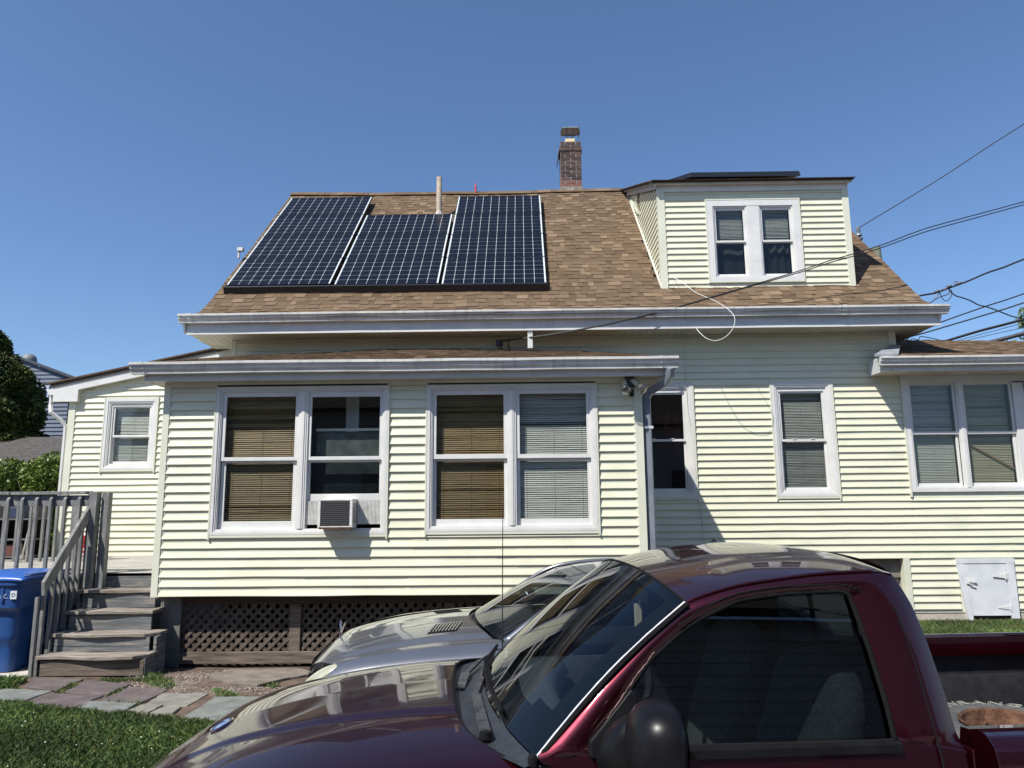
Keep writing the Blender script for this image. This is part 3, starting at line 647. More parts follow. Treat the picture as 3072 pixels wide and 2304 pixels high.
# ---- porch roof
def proof(x, s):   # s in metres from eave back to the wall
    t = s/3.05; z = 3.238+t*(.682+.085*math.exp(-((x+1.6)/1.9)**2))+.004*math.sin(x*3)+.012*math.sin(t*3.14)*0
    if x > 1.0: z -= (x-1.0)*.05*t
    return (x, 7.90+s*.985, z)
mb = MB(); P1 = [proof(x, s) for x in (-4.2, -3, -2, -1, 0, 1.56) for s in (0, 1, 2, 3.03)]
mb.add([(a, b, c-.008) for a, b, c in P1]+[(a, b, c-.10) for a, b, c in P1], [(i*4+j, (i+1)*4+j, (i+1)*4+j+1, i*4+j+1) for i in range(5) for j in range(3)]+[(24+i*4+j, 24+i*4+j+1, 24+(i+1)*4+j+1, 24+(i+1)*4+j) for i in range(5) for j in range(3)]+[(i*4, 24+i*4, 24+(i+1)*4, (i+1)*4) for i in range(5)]+[(j, j+1, 25+j, 24+j) for j in range(3)]+[(20+j, 44+j, 45+j, 21+j) for j in range(3)])
prf = obj('porch_roof', mb, felt, house)
shingle_field(prf, proof, -4.2, 1.56, -.035, 3.0, 0)
gutter(-4.33, 1.69, 7.955, 3.115, 'porch_gutter', sub=10, wob=.006)
for x in (-4.19, 1.50): obj('gutter_joint', MB().prism([(7.955+a, 3.115+b) for a, b in [(-.001, -.004), (-.001, .128), (-.128, .130), (-.128, .094), (-.108, .082), (-.104, .052), (-.082, .027), (-.078, -.004)]], x, x+.012, 'x'), gutterm, house)
obj('porch_fascia', MB().prism([(7.96, 3.045), (7.96, 3.24), (7.975, 3.24), (7.975, 3.045)], -4.21, 1.56, 'x', sub=8, wob=.002), alum, house)
sp = obj('porch_soffit', MB().box(-4.20, 1.55, 7.976, YP-.001, 3.052, 3.06), soffitm, house)
mb = MB(); mb.box(1.30, 1.55, YP, YM-.03, 3.052, 3.06); mb.box(-4.20, -4.045, YP, YM-.03, 3.052, 3.06)
for k in range(20): mb.box(1.302, 1.54, YP+.02+k*.135, YP+.14+k*.135, 3.044, 3.0515)
obj('porch_side_soffit', mb, soffitm, house)
mb = MB(); mb.prism([(7.975, 3.045), (YM, 3.055), (YM, 3.90), (7.975, 3.22)], 1.55, 1.566, 'x'); obj('porch_rake_board', mb, white, house); mb = MB(); mb.prism([(7.975, 3.045), (YM, 3.055), (YM, 3.90), (7.975, 3.22)], -4.216, -4.20, 'x'); obj('porch_rake_board', mb, white, house)
# porch downspout with elbows at the right corner
d = MB(); d.tube([(1.60, 7.90, 3.12), (1.60, 7.93, 3.04), (1.57, 8.0, 2.98), (1.50, 8.10, 2.94), (1.42, 8.18, 2.90), (1.385, 8.20, 2.83), (1.385, 8.20, 2.2), (1.385, 8.20, .15)], .058, 4)
o = obj('porch_downspout', d, M('grey_downspout', (.13, .15, .18), (.18, .20, .23), 5, rough=.4), house, bevel=.008)
obj('downspout_strap', MB().box(1.335, 1.44, 8.148, 8.155, 2.48, 2.51), alum, o)
# ---- right addition roof, gutter
def broof(x, s):
    z = 3.70+s*.345
    if x < 5.45: z = min(z, 3.69+max(0, x-4.95)*1.1)
    zr = 4.40-(x-6.0)*.078; return (x, 10.36+s, min(z, zr))
mb = MB(); P1 = [broof(x, s) for x in (5.30, 5.6, 7, 9.6) for s in (-.0, .7, 1.4, 2.05)]
mb.add([(a, b, c-.01) for a, b, c in P1]+[(a, b, c-.1) for a, b, c in P1], [(i*4+j, (i+1)*4+j, (i+1)*4+j+1, i*4+j+1) for i in range(3) for j in range(3)]+[(16+i*4+j, 16+i*4+j+1, 16+(i+1)*4+j+1, 16+(i+1)*4+j) for i in range(3) for j in range(3)]+[(i*4, 16+i*4, 16+(i+1)*4, (i+1)*4) for i in range(3)]+[(j, j+1, 17+j, 16+j) for j in range(3)])
br = obj('addition_roof', mb, felt, house)
shingle_field(br, broof, 5.32, 9.6, -.03, 2.0, 0)
obj('flashing_strip', MB().hexa([(5.02, 10.36, 3.70), (5.35, 10.33, 3.715), (5.62, 10.78, 3.93), (5.53, YM-.02, 3.96), (5.02, 10.36, 3.735), (5.35, 10.33, 3.745), (5.62, 10.78, 3.955), (5.53, YM-.02, 3.985)]), M('grey_flashing_sheet', (.20, .215, .24), (.3, .31, .33), 5, rough=.5), br)
gutter(5.09, 9.7, 10.42, 3.575, 'addition_gutter', sub=6, wob=.003)
mb = MB(); mb.box(5.15, 9.65, 10.425, 10.44, 3.50, 3.70); mb.box(5.15, 5.165, 10.44, YM-.02, 3.50, 3.72); obj('addition_fascia', mb, alum, house)
sf2 = obj('addition_soffit', MB().box(5.165, 9.65, 10.44, YM-.005, 3.515, 3.522), soffitm, house)
x = 5.17
while x < 9.5: obj('soffit_panel', MB().box(x, x+.098, 10.442, YM-.03, 3.502, 3.5145), soffitm, sf2); x += .104
obj('frieze_trim', MB().box(5.60, 9.5, YM-.03, YM, 3.44, 3.50), trimcream, house)
d = MB(); d.tube([(7.55, 10.37, 3.57), (7.55, 10.45, 3.48), (7.52, 10.75, 3.40), (7.50, 10.82, 3.3), (7.50, 10.82, .1)], .04, 4); obj('downspout', d, white, house, bevel=.008)
# ---- rear wing roof
RK = .215
def wz(x): return 3.60+(x+7.50)*RK if x < -6 else 3.60+1.5*RK+(x+6)*RK*.9
mb = MB(); mb.prism([(-7.57, 3.585), (-4.4, 4.24), (-4.4, 4.30), (-7.60, 3.64)][::-1], YW-.12, YW+5, 'y'); wr = obj('rear_wing_roof', mb, felt, house)
obj('wing_roof_edge', MB().prism([(-7.66, 3.618), (-4.4, 4.292), (-4.4, 4.315), (-7.67, 3.645)][::-1], YW-.14, YW-.10, 'y', tone=TONES[6]), shing, wr)
mb = MB(); mb.prism([(-7.54, 3.352), (-7.14, 3.352), (-7.14, 3.545), (-4.4, 4.11), (-4.4, 4.245), (-7.54, 3.605)][::-1], YW-.10, YW-.08, 'y'); obj('wing_rake_fascia', mb, white, house)
mb = MB(); mb.prism([(-7.54, 3.352), (-7.14, 3.352), (-7.14, 3.545), (-4.4, 4.11), (-4.4, 4.13), (-7.16, 3.56), (-7.16, 3.37), (-7.54, 3.37)][::-1], YW-.08, YW, 'y'); obj('wing_rake_soffit', mb, soffitm, house)
# boards of the wing, clipped by the rake
z = .905
while z < 3.95:
    xa = -7.21 if z < 3.50 else -7.14+(z-3.50)/.206
    for a, b, lo, hi in free(xa, -4.05, z, z+LAP, [WW]):
        obj('siding_board', board(a, b, lo, hi, YW-.001), siding, ww)
    z += LAP
obj('gable_sheathing', MB().prism([(-7.15, 3.5), (-4.4, 3.5), (-4.4, 4.1), (-7.15, 3.54)][::-1], YW, YW+.05, 'y'), trimcream, ww)
obj('corner_post', MB().box(-7.315, -7.205, YW-.026, YW+.08, .88, 3.38), trimcream, ww, bevel=.003)
g = MB(); P = [(0, .0), (0, .10), (-.12, .10), (-.12, .085), (-.095, .06), (-.07, .0)]
g.prism([(-7.54+a, 3.46+b) for a, b in P][::-1], YW-.10, YW+3, 'y'); obj('wing_gutter', g, white, house)
d = MB(); d.tube([(-7.60, YW-.04, 3.46), (-7.60, YW-.04, 3.30), (-7.55, YW-.1, 3.18), (-7.42, YW-.03, 3.06), (-7.355, YW-.0, 2.97), (-7.352, YW, 2.85), (-7.352, YW, .9)], .034, 6); obj('wing_downspout', d, white, house)
obj('wing_side_wall', MB().box(-7.29, -7.25, YW+.1, YW+5, .85, 3.4), siding, house)
# ---- dormer side walls and roof
DS = .405
def dtop(y): return 6.80+(y-11.3)*DS
sw = MB(); pts = [(YD+.1, 4.95), (YD+.1, dtop(YD)-.07), (14.7, dtop(14.7)-.07), (14.75, 8.16)]
sw.prism(pts, 2.27, 2.30, 'x'); sw.prism(pts, 5.29, 5.32, 'x'); dsw = obj('dormer_side_wall', sw, M('exposed_sheathing', (.10, .07, .045), (.24, .18, .10), 8, (1, 1, 3), .9), house)
z = 5.03
ys = np.linspace(10.6, 14.93, 200)
while z < 8.15:
    yr = 10.9+0; yr = float(np.interp(z+.03, [roof_z(y) for y in ys], ys)); yt = max(YD+.10, 11.3+(z+LAP*.6-6.73)/DS)
    if yr-yt > .03:
        segs = [(yt, yr)]
        if 7.15 < z < 7.62: m = yr-(.10+(z-7.15)*1.05); segs = [(yt, min(yt+.12+.0, yr)) if False else (max(yt, m+.0), yr), (yt, max(yt, m-.30))]
        for a, b in segs:
            if b-a > .03: obj('siding_board', MB().prism([(2.27, z+LAP), (2.266, z+LAP), (2.250, z+.004), (2.253, z), (2.27, z)][::-1], a, b, 'y'), siding, dsw)
    z += LAP
# peeled corner of loose siding
pe = MB()
for k in range(4): pe.hexa([(2.24-k*.012, 13.35+k*.10, 7.12+k*.10), (2.26, 13.35+k*.1, 7.12+k*.1), (2.24, 13.55+k*.10, 7.20+k*.1), (2.20-k*.015, 13.45+k*.10, 7.22+k*.10), (2.24-k*.012, 13.33+k*.10, 7.20+k*.10), (2.26, 13.33+k*.1, 7.2+k*.1), (2.24, 13.55+k*.10, 7.28+k*.1), (2.20-k*.015, 13.45+k*.10, 7.30+k*.10)])
obj('peeled_siding', pe, trimcream, dsw)
# trim strip where the dormer meets the roof
st = MB(); yy = [YD-.02]+list(np.linspace(YD+.1, 14.6, 9))
for a, b in zip(yy, yy[1:]): st.hexa([(2.225, a, roof_z(a)+.0), (2.252, a, roof_z(a)+.0), (2.252, b, roof_z(b)+.0), (2.225, b, roof_z(b)+.0), (2.225, a, roof_z(a)+.045), (2.252, a, roof_z(a)+.045), (2.252, b, roof_z(b)+.045), (2.225, b, roof_z(b)+.045)])
obj('roof_joint_trim', st, trimcream, dsw)
mb = MB(); mb.hexa([(2.13, 11.27, dtop(11.27)+.02), (5.39, 11.27, dtop(11.27)+.02), (5.39, 15.0, dtop(15)+.02), (2.13, 15.0, dtop(15)+.02), (2.13, 11.27, dtop(11.27)+.05), (5.39, 11.27, dtop(11.27)+.05), (5.39, 15.0, dtop(15)+.05), (2.13, 15.0, dtop(15)+.05)])
dr = obj('dormer_roof', mb, felt, house)
x = 2.12
sh = MB()
while x < 5.40:
    t = random.choice(TONES[:7]); wd = min(random.uniform(.15, .3), 5.405-x); sh.hexa([(x, 11.24, dtop(11.24)+.052), (x+wd, 11.24, dtop(11.24)+.052), (x+wd, 11.6, dtop(11.6)+.052), (x, 11.6, dtop(11.6)+.052), (x, 11.23, dtop(11.24)+.064), (x+wd, 11.23, dtop(11.24)+.064), (x+wd, 11.6, dtop(11.6)+.06), (x, 11.6, dtop(11.6)+.06)], t); x += wd
y = 11.6
while y < 14.9:
    sh.hexa([(2.115, y, dtop(y)+.052), (5.40, y, dtop(y)+.052), (5.40, y+.16, dtop(y+.16)+.052), (2.115, y+.16, dtop(y+.16)+.052), (2.11, y, dtop(y)+.068), (5.405, y, dtop(y)+.068), (5.40, y+.16, dtop(y+.16)+.06), (2.115, y+.16, dtop(y+.16)+.06)], random.choice(TONES[:7])); y += .143
obj('shingle_courses', sh, shing, dr, kind='stuff')
mb = MB(); mb.prism([(11.30, 6.795), (11.36, 6.795), (11.36, 6.86), (11.285, 6.86), (11.285, 6.84), (11.295, 6.82)][::-1], 2.17, 5.37, 'x', sub=8, wob=.002); mb.box(2.236, 5.33, 11.36, YD-.03, 6.79, 6.798)
# side rakes of the dormer
for xa, xb in ((2.17, 2.19), (5.35, 5.37)):
    mb.hexa([(xa, 11.3, dtop(11.3)-.005), (xb, 11.3, dtop(11.3)-.005), (xb, 14.65, dtop(14.65)-.005), (xa, 14.65, dtop(14.65)-.005), (xa, 11.3, dtop(11.3)+.03), (xb, 11.3, dtop(11.3)+.03), (xb, 14.65, dtop(14.65)+.03), (xa, 14.65, dtop(14.65)+.03)])
for xa, xb in ((2.215, 2.25), (5.30, 5.32)):
    mb.hexa([(xa, 11.38, dtop(11.38)-.085), (xb, 11.38, dtop(11.38)-.085), (xb, 14.6, dtop(14.6)-.085), (xa, 14.6, dtop(14.6)-.085), (xa, 11.38, dtop(11.38)+.018), (xb, 11.38, dtop(11.38)+.018), (xb, 14.6, dtop(14.6)+.018), (xa, 14.6, dtop(14.6)+.018)])
obj('dormer_fascia', mb, M('dormer_aluminium', (.42, .42, .38), (.50, .50, .46), 3, rough=.4), house)
# ---- chimney
ch = obj('chimney', MB().box(.866, 1.318, 15.0115, 15.43, 8.05, 9.50), mortar, roof and house)
BM = {}
def brick(x, y, z, sx, sy, sz, t):
    k = (round(sx, 3), round(sy, 3), round(sz, 3), t)
    if k not in BM:
        me = MB().box(-sx/2, sx/2, -sy/2, sy/2, 0, sz, t).mesh('brick', True); me.materials.append(brickm); BM[k] = me
    o = bpy.data.objects.new('brick', BM[k]); o.location = (x, y, z+random.uniform(-.002, .002)); o.rotation_euler.z = random.gauss(0, .012); COL.objects.link(o); o.parent = ch; o.matrix_parent_inverse = WM[ch].inverted()
BT = [(1., 1., 1.), (.75, .75, .78), (1.3, 1.2, 1.1), (.55, .58, .6)]
z = 8.46; row = 0
while row < 14:
    o_ = .018 if row == 11 else 0; x0, x1, y0, y1 = .86-o_, 1.324+o_, 15.005-o_, 15.435+o_
    t = lambda: ((2.4, 1.7, 1.4) if random.random() < .8 else (2.6, 2.5, 2.5)) if row < 2 else random.choice(BT)
    xs = [0, .105, .34, x1-x0] if row % 2 else [0, .225, x1-x0]
    for yy_ in (y0+.045, y1-.045):
        for a, b in zip(xs, xs[1:]): brick(x0+(a+b)/2, yy_, z, b-a-.016, .09, .060, t())
    ysd = [.1, .33, y1-y0-.1] if row % 2 else [.1, .215, y1-y0-.1]
    for xx_ in (x0+.045, x1-.045):
        for a, b in zip(ysd, ysd[1:]): brick(xx_, y0+(a+b)/2, z, .09, b-a-.016, .060, t())
    z += .0755; row += 1
mb = MB().box(.845, 1.338, 14.985, 15.44, 8.2, 8.455); obj('chimney_skirt', mb, M('mossy_mortar', (.12, .13, .11), (.25, .23, .20), 12, rough=.95, bump=.5), ch, bevel=.01)
mb = MB(); pts = [(.86, .0)]
for k in range(14): x = .86+k*.034; mb.box(x, x+.036, 14.95, 14.982, 8.30, 8.34+random.uniform(0, .05))
obj('white_sealant', mb, M('white_sealant', (.75, .75, .74), rough=.8), ch)
obj('flue_tile', MB().box(.985, 1.205, 15.1, 15.33, 9.50, 9.63), M('clay_flue', (.62, .50, .29), (.70, .58, .36), 9, rough=.8), ch, bevel=.02)
cp = MB(); cp.lathe([(.075, 9.62), (.075, 9.68), (.062, 9.69), (.062, 9.60)], (1.095, 15.21, 0), n=16)
for a, b in ((-.055, -.05), (.055, -.05), (-.055, .05), (.055, .05)): cp.bar((1.095+a, 15.21+b, 9.67), (1.095+a*1.3, 15.21+b*1.3, 9.84), .018, .004)
ct = .185; cb = .22; zt = 9.86; zb_ = 9.72; C0 = (1.095, 15.21)
top = [(C0[0]+a*ct, C0[1]+b*ct, zt) for a, b in ((-1, -1), (1, -1), (1, 1), (-1, 1))]; bot = [(C0[0]+a*ct*1.0, C0[1]+b*ct*1.18, zt) for a, b in ((-1, -1), (1, -1), (1, 1), (-1, 1))]
cp.add(top, [(0, 1, 2, 3)])
# flared side skirts (left and right) of the cap
for sgn in (-1, 1):
    x0_ = C0[0]+sgn*ct; x1_ = C0[0]+sgn*(ct+.035)
    cp.add([(x0_, C0[1]-ct, zt), (x1_, C0[1]-ct+.02, zb_+.02), (x1_-sgn*.012, C0[1]-ct+.06, zb_), (x1_-sgn*.012, C0[1]+ct-.06, zb_), (x1_, C0[1]+ct-.02, zb_+.02), (x0_, C0[1]+ct, zt)], [(0, 1, 2, 3, 4, 5)])
for sgn in (-1, 1):
    y0_ = C0[1]+sgn*ct; cp.add([(C0[0]-ct, y0_, zt), (C0[0]+ct, y0_, zt), (C0[0]+ct-.03, y0_+sgn*.01, zt-.02), (C0[0]-ct+.03, y0_+sgn*.01, zt-.02)], [(0, 1, 2, 3)])
obj('chimney_cap', cp, steel, ch, solid=.002)
obj('bent_flashing', MB().hexa([(.845, 15.02, 9.33), (.85, 15.3, 9.33), (.80, 15.3, 9.03), (.795, 15.02, 9.03), (.835, 15.02, 9.33), (.84, 15.3, 9.33), (.79, 15.3, 9.03), (.785, 15.02, 9.03)]), M('rusty_sheet', (.05, .03, .025), (.10, .06, .045), 10, rough=.8), ch)
# ---- vent pipe
vy = 13.78; vz = roof_z(vy)
vp = MB().lathe([(.001, 8.14), (.050, 8.14), (.054, 8.13), (.054, vz-.1)], (-1.635, vy, 0), n=18); vp2 = obj('vent_pipe', vp, iron, house, smooth='auto')
fl = MB().lathe([(.056, vz+.16), (.062, vz+.13), (.085, vz+.06), (.13, vz-.02), (.14, vz-.1)], (-1.635, vy, 0), n=14)
fl.hexa([Vector((-1.635+a, vy+b, roof_z(vy+b)+c)) for a, b, c in ((-.21, -.15, .012), (.2, -.15, .012), (.2, .1, .012), (-.21, .1, .012), (-.21, -.15, .024), (.2, -.15, .024), (.2, .1, .024), (-.21, .1, .024))])
obj('vent_flashing', fl, M('mottled_lead', (.25, .20, .16), (.62, .60, .55), 22, rough=.8), vp2)
# ---- loose cables and fixtures on the house
c = tag(obj('white_cable_loop', MB().tube(spl([(2.43, 11.40, 5.245), (2.50, 11.05, 5.05), (2.62, 10.75, 4.80), (2.85, 10.35, 4.52), (2.98, 10.12, 4.28), (2.96, 10.08, 4.10), (2.86, 10.10, 3.97), (2.72, 10.14, 3.915), (2.60, 10.18, 3.96), (2.53, 10.3, 4.08), (2.52, 10.42, 4.17)], 60), .0038, 6), wcable), 'thin white cable looping from the dormer wall down over the gutter', 'cable')
c = tag(obj('wall_cable', MB().tube(spl([(2.50, 10.83, 4.15), (2.43, 10.855, 3.9), (2.44, 10.855, 3.0), (2.455, 10.855, 2.9), (2.53, 10.85, 1.75), (2.57, 10.855, 1.4), (2.56, 10.855, 1.0)], 40), .004, 5), M('painted_cable', (.5, .5, .42), rough=.6)), 'thin pale cable stapled down the main wall beside the dark window', 'cable')
sg = thing('hose_spigot', (2.68, 10.82, 1.08), 'small black hose tap on the main wall above the pickup roof', 'tap')
obj('valve_handle', MB().lathe([(.014, -.004), (.030, -.006), (.034, 0), (.030, .006), (.014, .004)], (2.69, 10.74, 1.115), 'y', n=12), blackm, sg); obj('spout', MB().tube([(2.68, 10.87, 1.08), (2.68, 10.78, 1.08), (2.67, 10.74, 1.05), (2.67, 10.735, 1.0)], .013, 8), blackm, sg)
fl = thing('floodlight', (1.19, 8.13, 2.98), 'twin-bulb security floodlight under the porch eave at its right corner', 'light')
obj('junction_box', MB().box(1.13, 1.24, 8.05, 8.132, 2.93, 3.045), M('dark_bronze', (.03, .028, .025), rough=.5), fl, bevel=.01)
def bulb(a, b, nm):
    a = Vector(a); b = Vector(b); d = (b-a).normalized(); rot = d.to_track_quat('Z', 'Y').to_matrix()
    obj('lamp_socket', MB().lathe([(.001, -.02), (.024, -.02), (.027, .07), (.02, .085)], a, n=14, R3=rot), M('socket_tan', (.40, .38, .32), rough=.5), fl, smooth='auto')
    obj('lamp_bulb', MB().lathe([(.016, .075), (.022, .10), (.040, .13), (.058, .165), (.060, .178), (.048, .19), (.001, .193)], a, n=20, R3=rot), bulbglass, fl, smooth=True)
    obj('lamp_reflector', MB().lathe([(.014, .08), (.020, .10), (.037, .13), (.054, .163), (.054, .165), (.034, .133), (.012, .10)], a, n=20, R3=rot), M('lamp_reflector', (.5, .5, .47), rough=.25, metal=.7), fl, smooth=True)
bulb((1.12, 8.06, 3.0), (1.12, 7.90, 2.84), 'l'); bulb((1.22, 8.05, 3.0), (1.32, 7.93, 2.88), 'r')
ms = obj('motion_sensor', MB().box(1.165, 1.215, 7.97, 8.03, 2.82, 2.90), blackp, fl, bevel=.01)
# basement door and foundation
mb = MB(); mb.box(2.9, 5.42, YM+.16, YM+.3, -.15, .86); mb.box(5.415, 5.44, YM+.1, YM+.3, -.15, .86); mb.box(-4.0, 2.9, YM+.16, YM+.3, -.15, .86); obj('foundation_wall', mb, stucco, house)
obj('foundation_lintel', MB().box(2.9, 5.42, YM+.1, YM+.158, .58, .85), M('lintel', (.12, .11, .10), (.2, .18, .16), 5, rough=.9), house)
obj('foundation_wall', MB().box(5.44, 9.5, YM+.01, YM+.1, -.15, .145), stucco, house)
mb = MB(); mb.hexa([(6.144, YM-.04, .775), (6.965, YM-.04, .775), (6.965, YM+.02, .775), (6.144, YM+.02, .775), (6.144, YM-.04, .845), (6.965, YM-.04, .845), (6.965, YM+.02, .845), (6.144, YM+.02, .845)])
mb.hexa([(6.235, YM-.06, 0), (6.30, YM-.06, 0), (6.30, YM+.02, 0), (6.235, YM+.02, 0), (6.146, YM-.038, .774), (6.25, YM-.038, .774), (6.25, YM+.02, .774), (6.146, YM+.02, .774)])
mb.hexa([(6.835, YM-.06, .02), (6.945, YM-.06, .02), (6.945, YM+.02, .02), (6.835, YM+.02, .02), (6.842, YM-.038, .774), (6.963, YM-.038, .774), (6.963, YM+.02, .774), (6.842, YM+.02, .774)])
dpaint = M('grey_painted_metal', (.50, .52, .55), (.60, .62, .64), 5, rough=.5)
bd = obj('basement_door', mb, dpaint, house, bevel=.003)
obj('door_panel', MB().hexa([(6.303, YM-.052, .06), (6.834, YM-.052, .06), (6.834, YM-.03, .06), (6.303, YM-.03, .06), (6.253, YM-.034, .765), (6.838, YM-.034, .765), (6.838, YM-.015, .765), (6.253, YM-.015, .765)]), dpaint, bd, bevel=.003)
obj('door_gap', MB().box(6.25, 6.85, YM-.012, YM+.01, .0, .78), dark, bd)
def hinge(x, z):
    m = MB(); m.add([(x, YM-.058, z-.03), (x-.17, YM-.058, z-.006), (x-.17, YM-.058, z+.006), (x, YM-.058, z+.03), (x, YM-.05, z-.03), (x-.17, YM-.05, z-.006), (x-.17, YM-.05, z+.006), (x, YM-.05, z+.03)], [(0, 1, 2, 3), (4, 7, 6, 5), (0, 4, 5, 1), (3, 2, 6, 7), (1, 5, 6, 2)])
    m.box(x, x+.012, YM-.066, YM-.04, z-.05, z+.05); m.box(x+.012, x+.05, YM-.05, YM-.044, z-.045, z+.045); obj('hinge', m, white, bd)
hinge(6.80, .60); hinge(6.83, .17)
m = MB(); m.box(6.25, 6.30, YM-.062, YM-.045, .50, .57); m.box(6.28, 6.38, YM-.075, YM-.06, .525, .545); m.bar((6.28, YM-.07, .50), (6.36, YM-.07, .47), .012, .012); obj('latch', m, white, bd)
# ---- air conditioner and its side curtains
ac = thing('air_conditioner', (-1.99, 8.0, 1.42), 'old white window air conditioner under the raised sash of the left porch window', 'air conditioner')
ax0, ax1, ay0, ay1, az0, az1 = -2.215, -1.855, 7.95, 8.2, 1.425, 1.735
m = MB(); m.box(ax0, ax1, ay0+.012, ay1, az0+.02, az1-.02); m.box(ax0-.006, ax1+.006, ay0, ay1, az1-.02, az1); m.box(ax0-.004, ax1+.004, ay0+.002, ay1, az0, az0+.02)
m.box(ax0-.006, ax0+.022, ay0, ay0+.03, az0, az1-.02); m.box(ax1-.022, ax1+.006, ay0, ay0+.03, az0, az1-.02); obj('casing', m, acm, ac, bevel=.004)
m = MB().box(ax0+.024, ax1-.024, ay0+.006, ay0+.013, az0+.026, az1-.026); obj('coil', m, M('condenser_fins', (.02, .02, .022), (.06, .06, .06), 30, (30, 1, 1), .6, metal=.3), ac)
for k in range(12): obj('grille_bar', MB().box(ax0+.022, ax1-.022, ay0+.001, ay0+.005, az0+.04+k*.0205, az0+.0425+k*.0205), M('grille_wire', (.14, .14, .15), rough=.5), ac)
m = MB()
for col in range(2):
    for k in range(15): m.box(ax1+.0005, ax1+.004, ay0+.045+col*.065, ay0+.10+col*.065, az0+.05+k*.015, az0+.057+k*.015)
obj('side_louvre', m, dark, ac, kind='stuff')
m = MB(); m.box(ax0+.01, ax1, ay0-.002, ay0+.03, az0-.008, az0+.012); obj('rusty_base', m, rust, ac)
for a, b in ((-2.415, ax0), (ax1+.006, -1.582)):
    m = MB(); k = a
    while k < b-.005:
        m.add([(k, YP+.022, 1.46), (k+.0075, YP+.012, 1.46), (k+.015, YP+.022, 1.46), (k, YP+.022, 1.715), (k+.0075, YP+.012, 1.715), (k+.015, YP+.022, 1.715)], [(0, 1, 4, 3), (1, 2, 5, 4)]); k += .015
    obj('accordion_panel', m, acm, ac, kind='stuff')
# ---- small gadget on the left rake
o = obj('rake_bracket', MB().box(-5.03, -4.93, 12.3, 12.38, 6.13, 6.19).box(-5.02, -4.99, 12.32, 12.36, 6.0, 6.13), alum); tag(o, 'small grey junction box sticking out at the left roof edge beside the panels', 'junction box')
o = obj('red_vent_stub', MB().lathe([(.001, 8.50), (.012, 8.49), (.022, 8.42), (.022, 8.25)], (-.98, 14.86, 0), n=10), M('red_plastic', (.45, .05, .04), rough=.5)); tag(o, 'tiny red pipe stub on the roof ridge above the right solar column', 'pipe')
# ---------------------------------------------------------------- solar panels
T = Vector((0, .7302, .6832)); N = Vector((0, -.6832, .7302)); B0 = Vector((0, 11.2, 4.87))
def pmat(x, s, off=.12):
    p = B0+T*s+N*off+Vector((x, 0, 0)); return Matrix(((1, 0, 0, p.x), (0, T.y, N.y, p.y), (0, T.z, N.z, p.z), (0, 0, 0, 1)))
PW, PH = 1.70, 1.018
fr = MB(); fr.box(0, PW, 0, .009, -.035, .002); fr.box(0, PW, PH-.009, PH, -.035, .002); fr.box(0, .010, .009, PH-.009, -.035, .002); fr.box(PW-.010, PW, .009, PH-.009, -.035, .002)
frm = fr.mesh('frame'); frm.materials.append(panelframe)
sd = MB(); sd.box(.010, .030, .009, PH-.009, -.002, .0005); sdm = sd.mesh('edge_strip'); sdm2 = MB().box(PW-.030, PW-.010, .009, PH-.009, -.002, .0005).mesh('edge_strip'); sdm.materials.append(M('edge_strip', (.55, .6, .6), rough=.3)); sdm2.materials.append(MATS['edge_strip'])
bk = MB().box(.009, PW-.009, .009, PH-.009, -.03, -.003).mesh('backsheet'); bk.materials.append(backsheet)
cl = MB(); cw_ = (PW-.064)/10; chh = (PH-.022)/6
for i in range(10):
    for j in range(6):
        a0 = .032+i*cw_+.0034; a1 = .032+(i+1)*cw_-.0034; b0 = .011+j*chh+.0031; b1 = .011+(j+1)*chh-.0031; c = .009
        cl.add([(a0+c, b0, -.0015), (a1-c, b0, -.0015), (a1, b0+c, -.0015), (a1, b1-c, -.0015), (a1-c, b1, -.0015), (a0+c, b1, -.0015), (a0, b1-c, -.0015), (a0, b0+c, -.0015)], [tuple(range(8))])
clm = cl.mesh('solar_cells'); clm.materials.append(cellm)
bb = MB()
for i in range(10):
    for j in range(6):
        for f in (.25, .5, .75):
            y = .011+(j+f)*chh; bb.box(.036+i*cw_, .028+(i+1)*cw_, y-.0006, y+.0006, -.0012, -.0008)
bbm = bb.mesh('busbars'); bbm.materials.append(M('busbar', (.03, .035, .045), rough=.4, metal=.5))
ROWN = ['bottom', 'second', 'third', 'top']; COLN = ['left', 'middle', 'right']
for ci, (x, rows, s0) in enumerate(((-4.805, 4, .375), (-3.045, 3, .345), (-1.305, 4, .315))):
    for r_ in range(rows):
        lab = 'black solar panel, %s of the %s column on the shingle roof' % (('uppermost' if r_ == rows-1 else 'lowest' if r_ == 0 else ('second from the bottom' if r_ == 1 else 'third from the bottom')), COLN[ci])
        mt = pmat(x+random.gauss(0, .002), s0+r_*1.031)
        t_ = thing('solar_panel', None, lab, 'solar panel', 'solar panels in the main roof array', mat=mt)
        for nm, me in (('frame', frm), ('backsheet', bk), ('solar_cells', clm), ('edge_strip', sdm), ('edge_strip', sdm2), ('busbars', bbm)):
            o = bpy.data.objects.new(nm, me); COL.objects.link(o); o.parent = t_
            if nm in ('busbars', 'solar_cells'): o['kind'] = 'stuff'
mt = pmat(-4.83, .285); sk = thing('array_skirt', None, 'long black metal skirt along the lower edge of the solar array', 'panel skirt', mat=mt)
obj('skirt_plate', MB().hexa([(0, -.01, -.115), (5.24, -.04, -.115), (5.24, .0, -.105), (0, .03, -.105), (0, .015, .004), (5.24, -.015, .004), (5.24, .022, .004), (0, .05, .004)]), panelframe, sk, world=False, bevel=.003)
o = obj('mounting_rail', MB().box(.1, 5.1, .25, .30, -.10, -.04).box(.1, 5.1, 1.2, 1.25, -.10, -.04).box(.1, 5.1, 2.3, 2.35, -.10, -.04), blackm, sk, world=False)
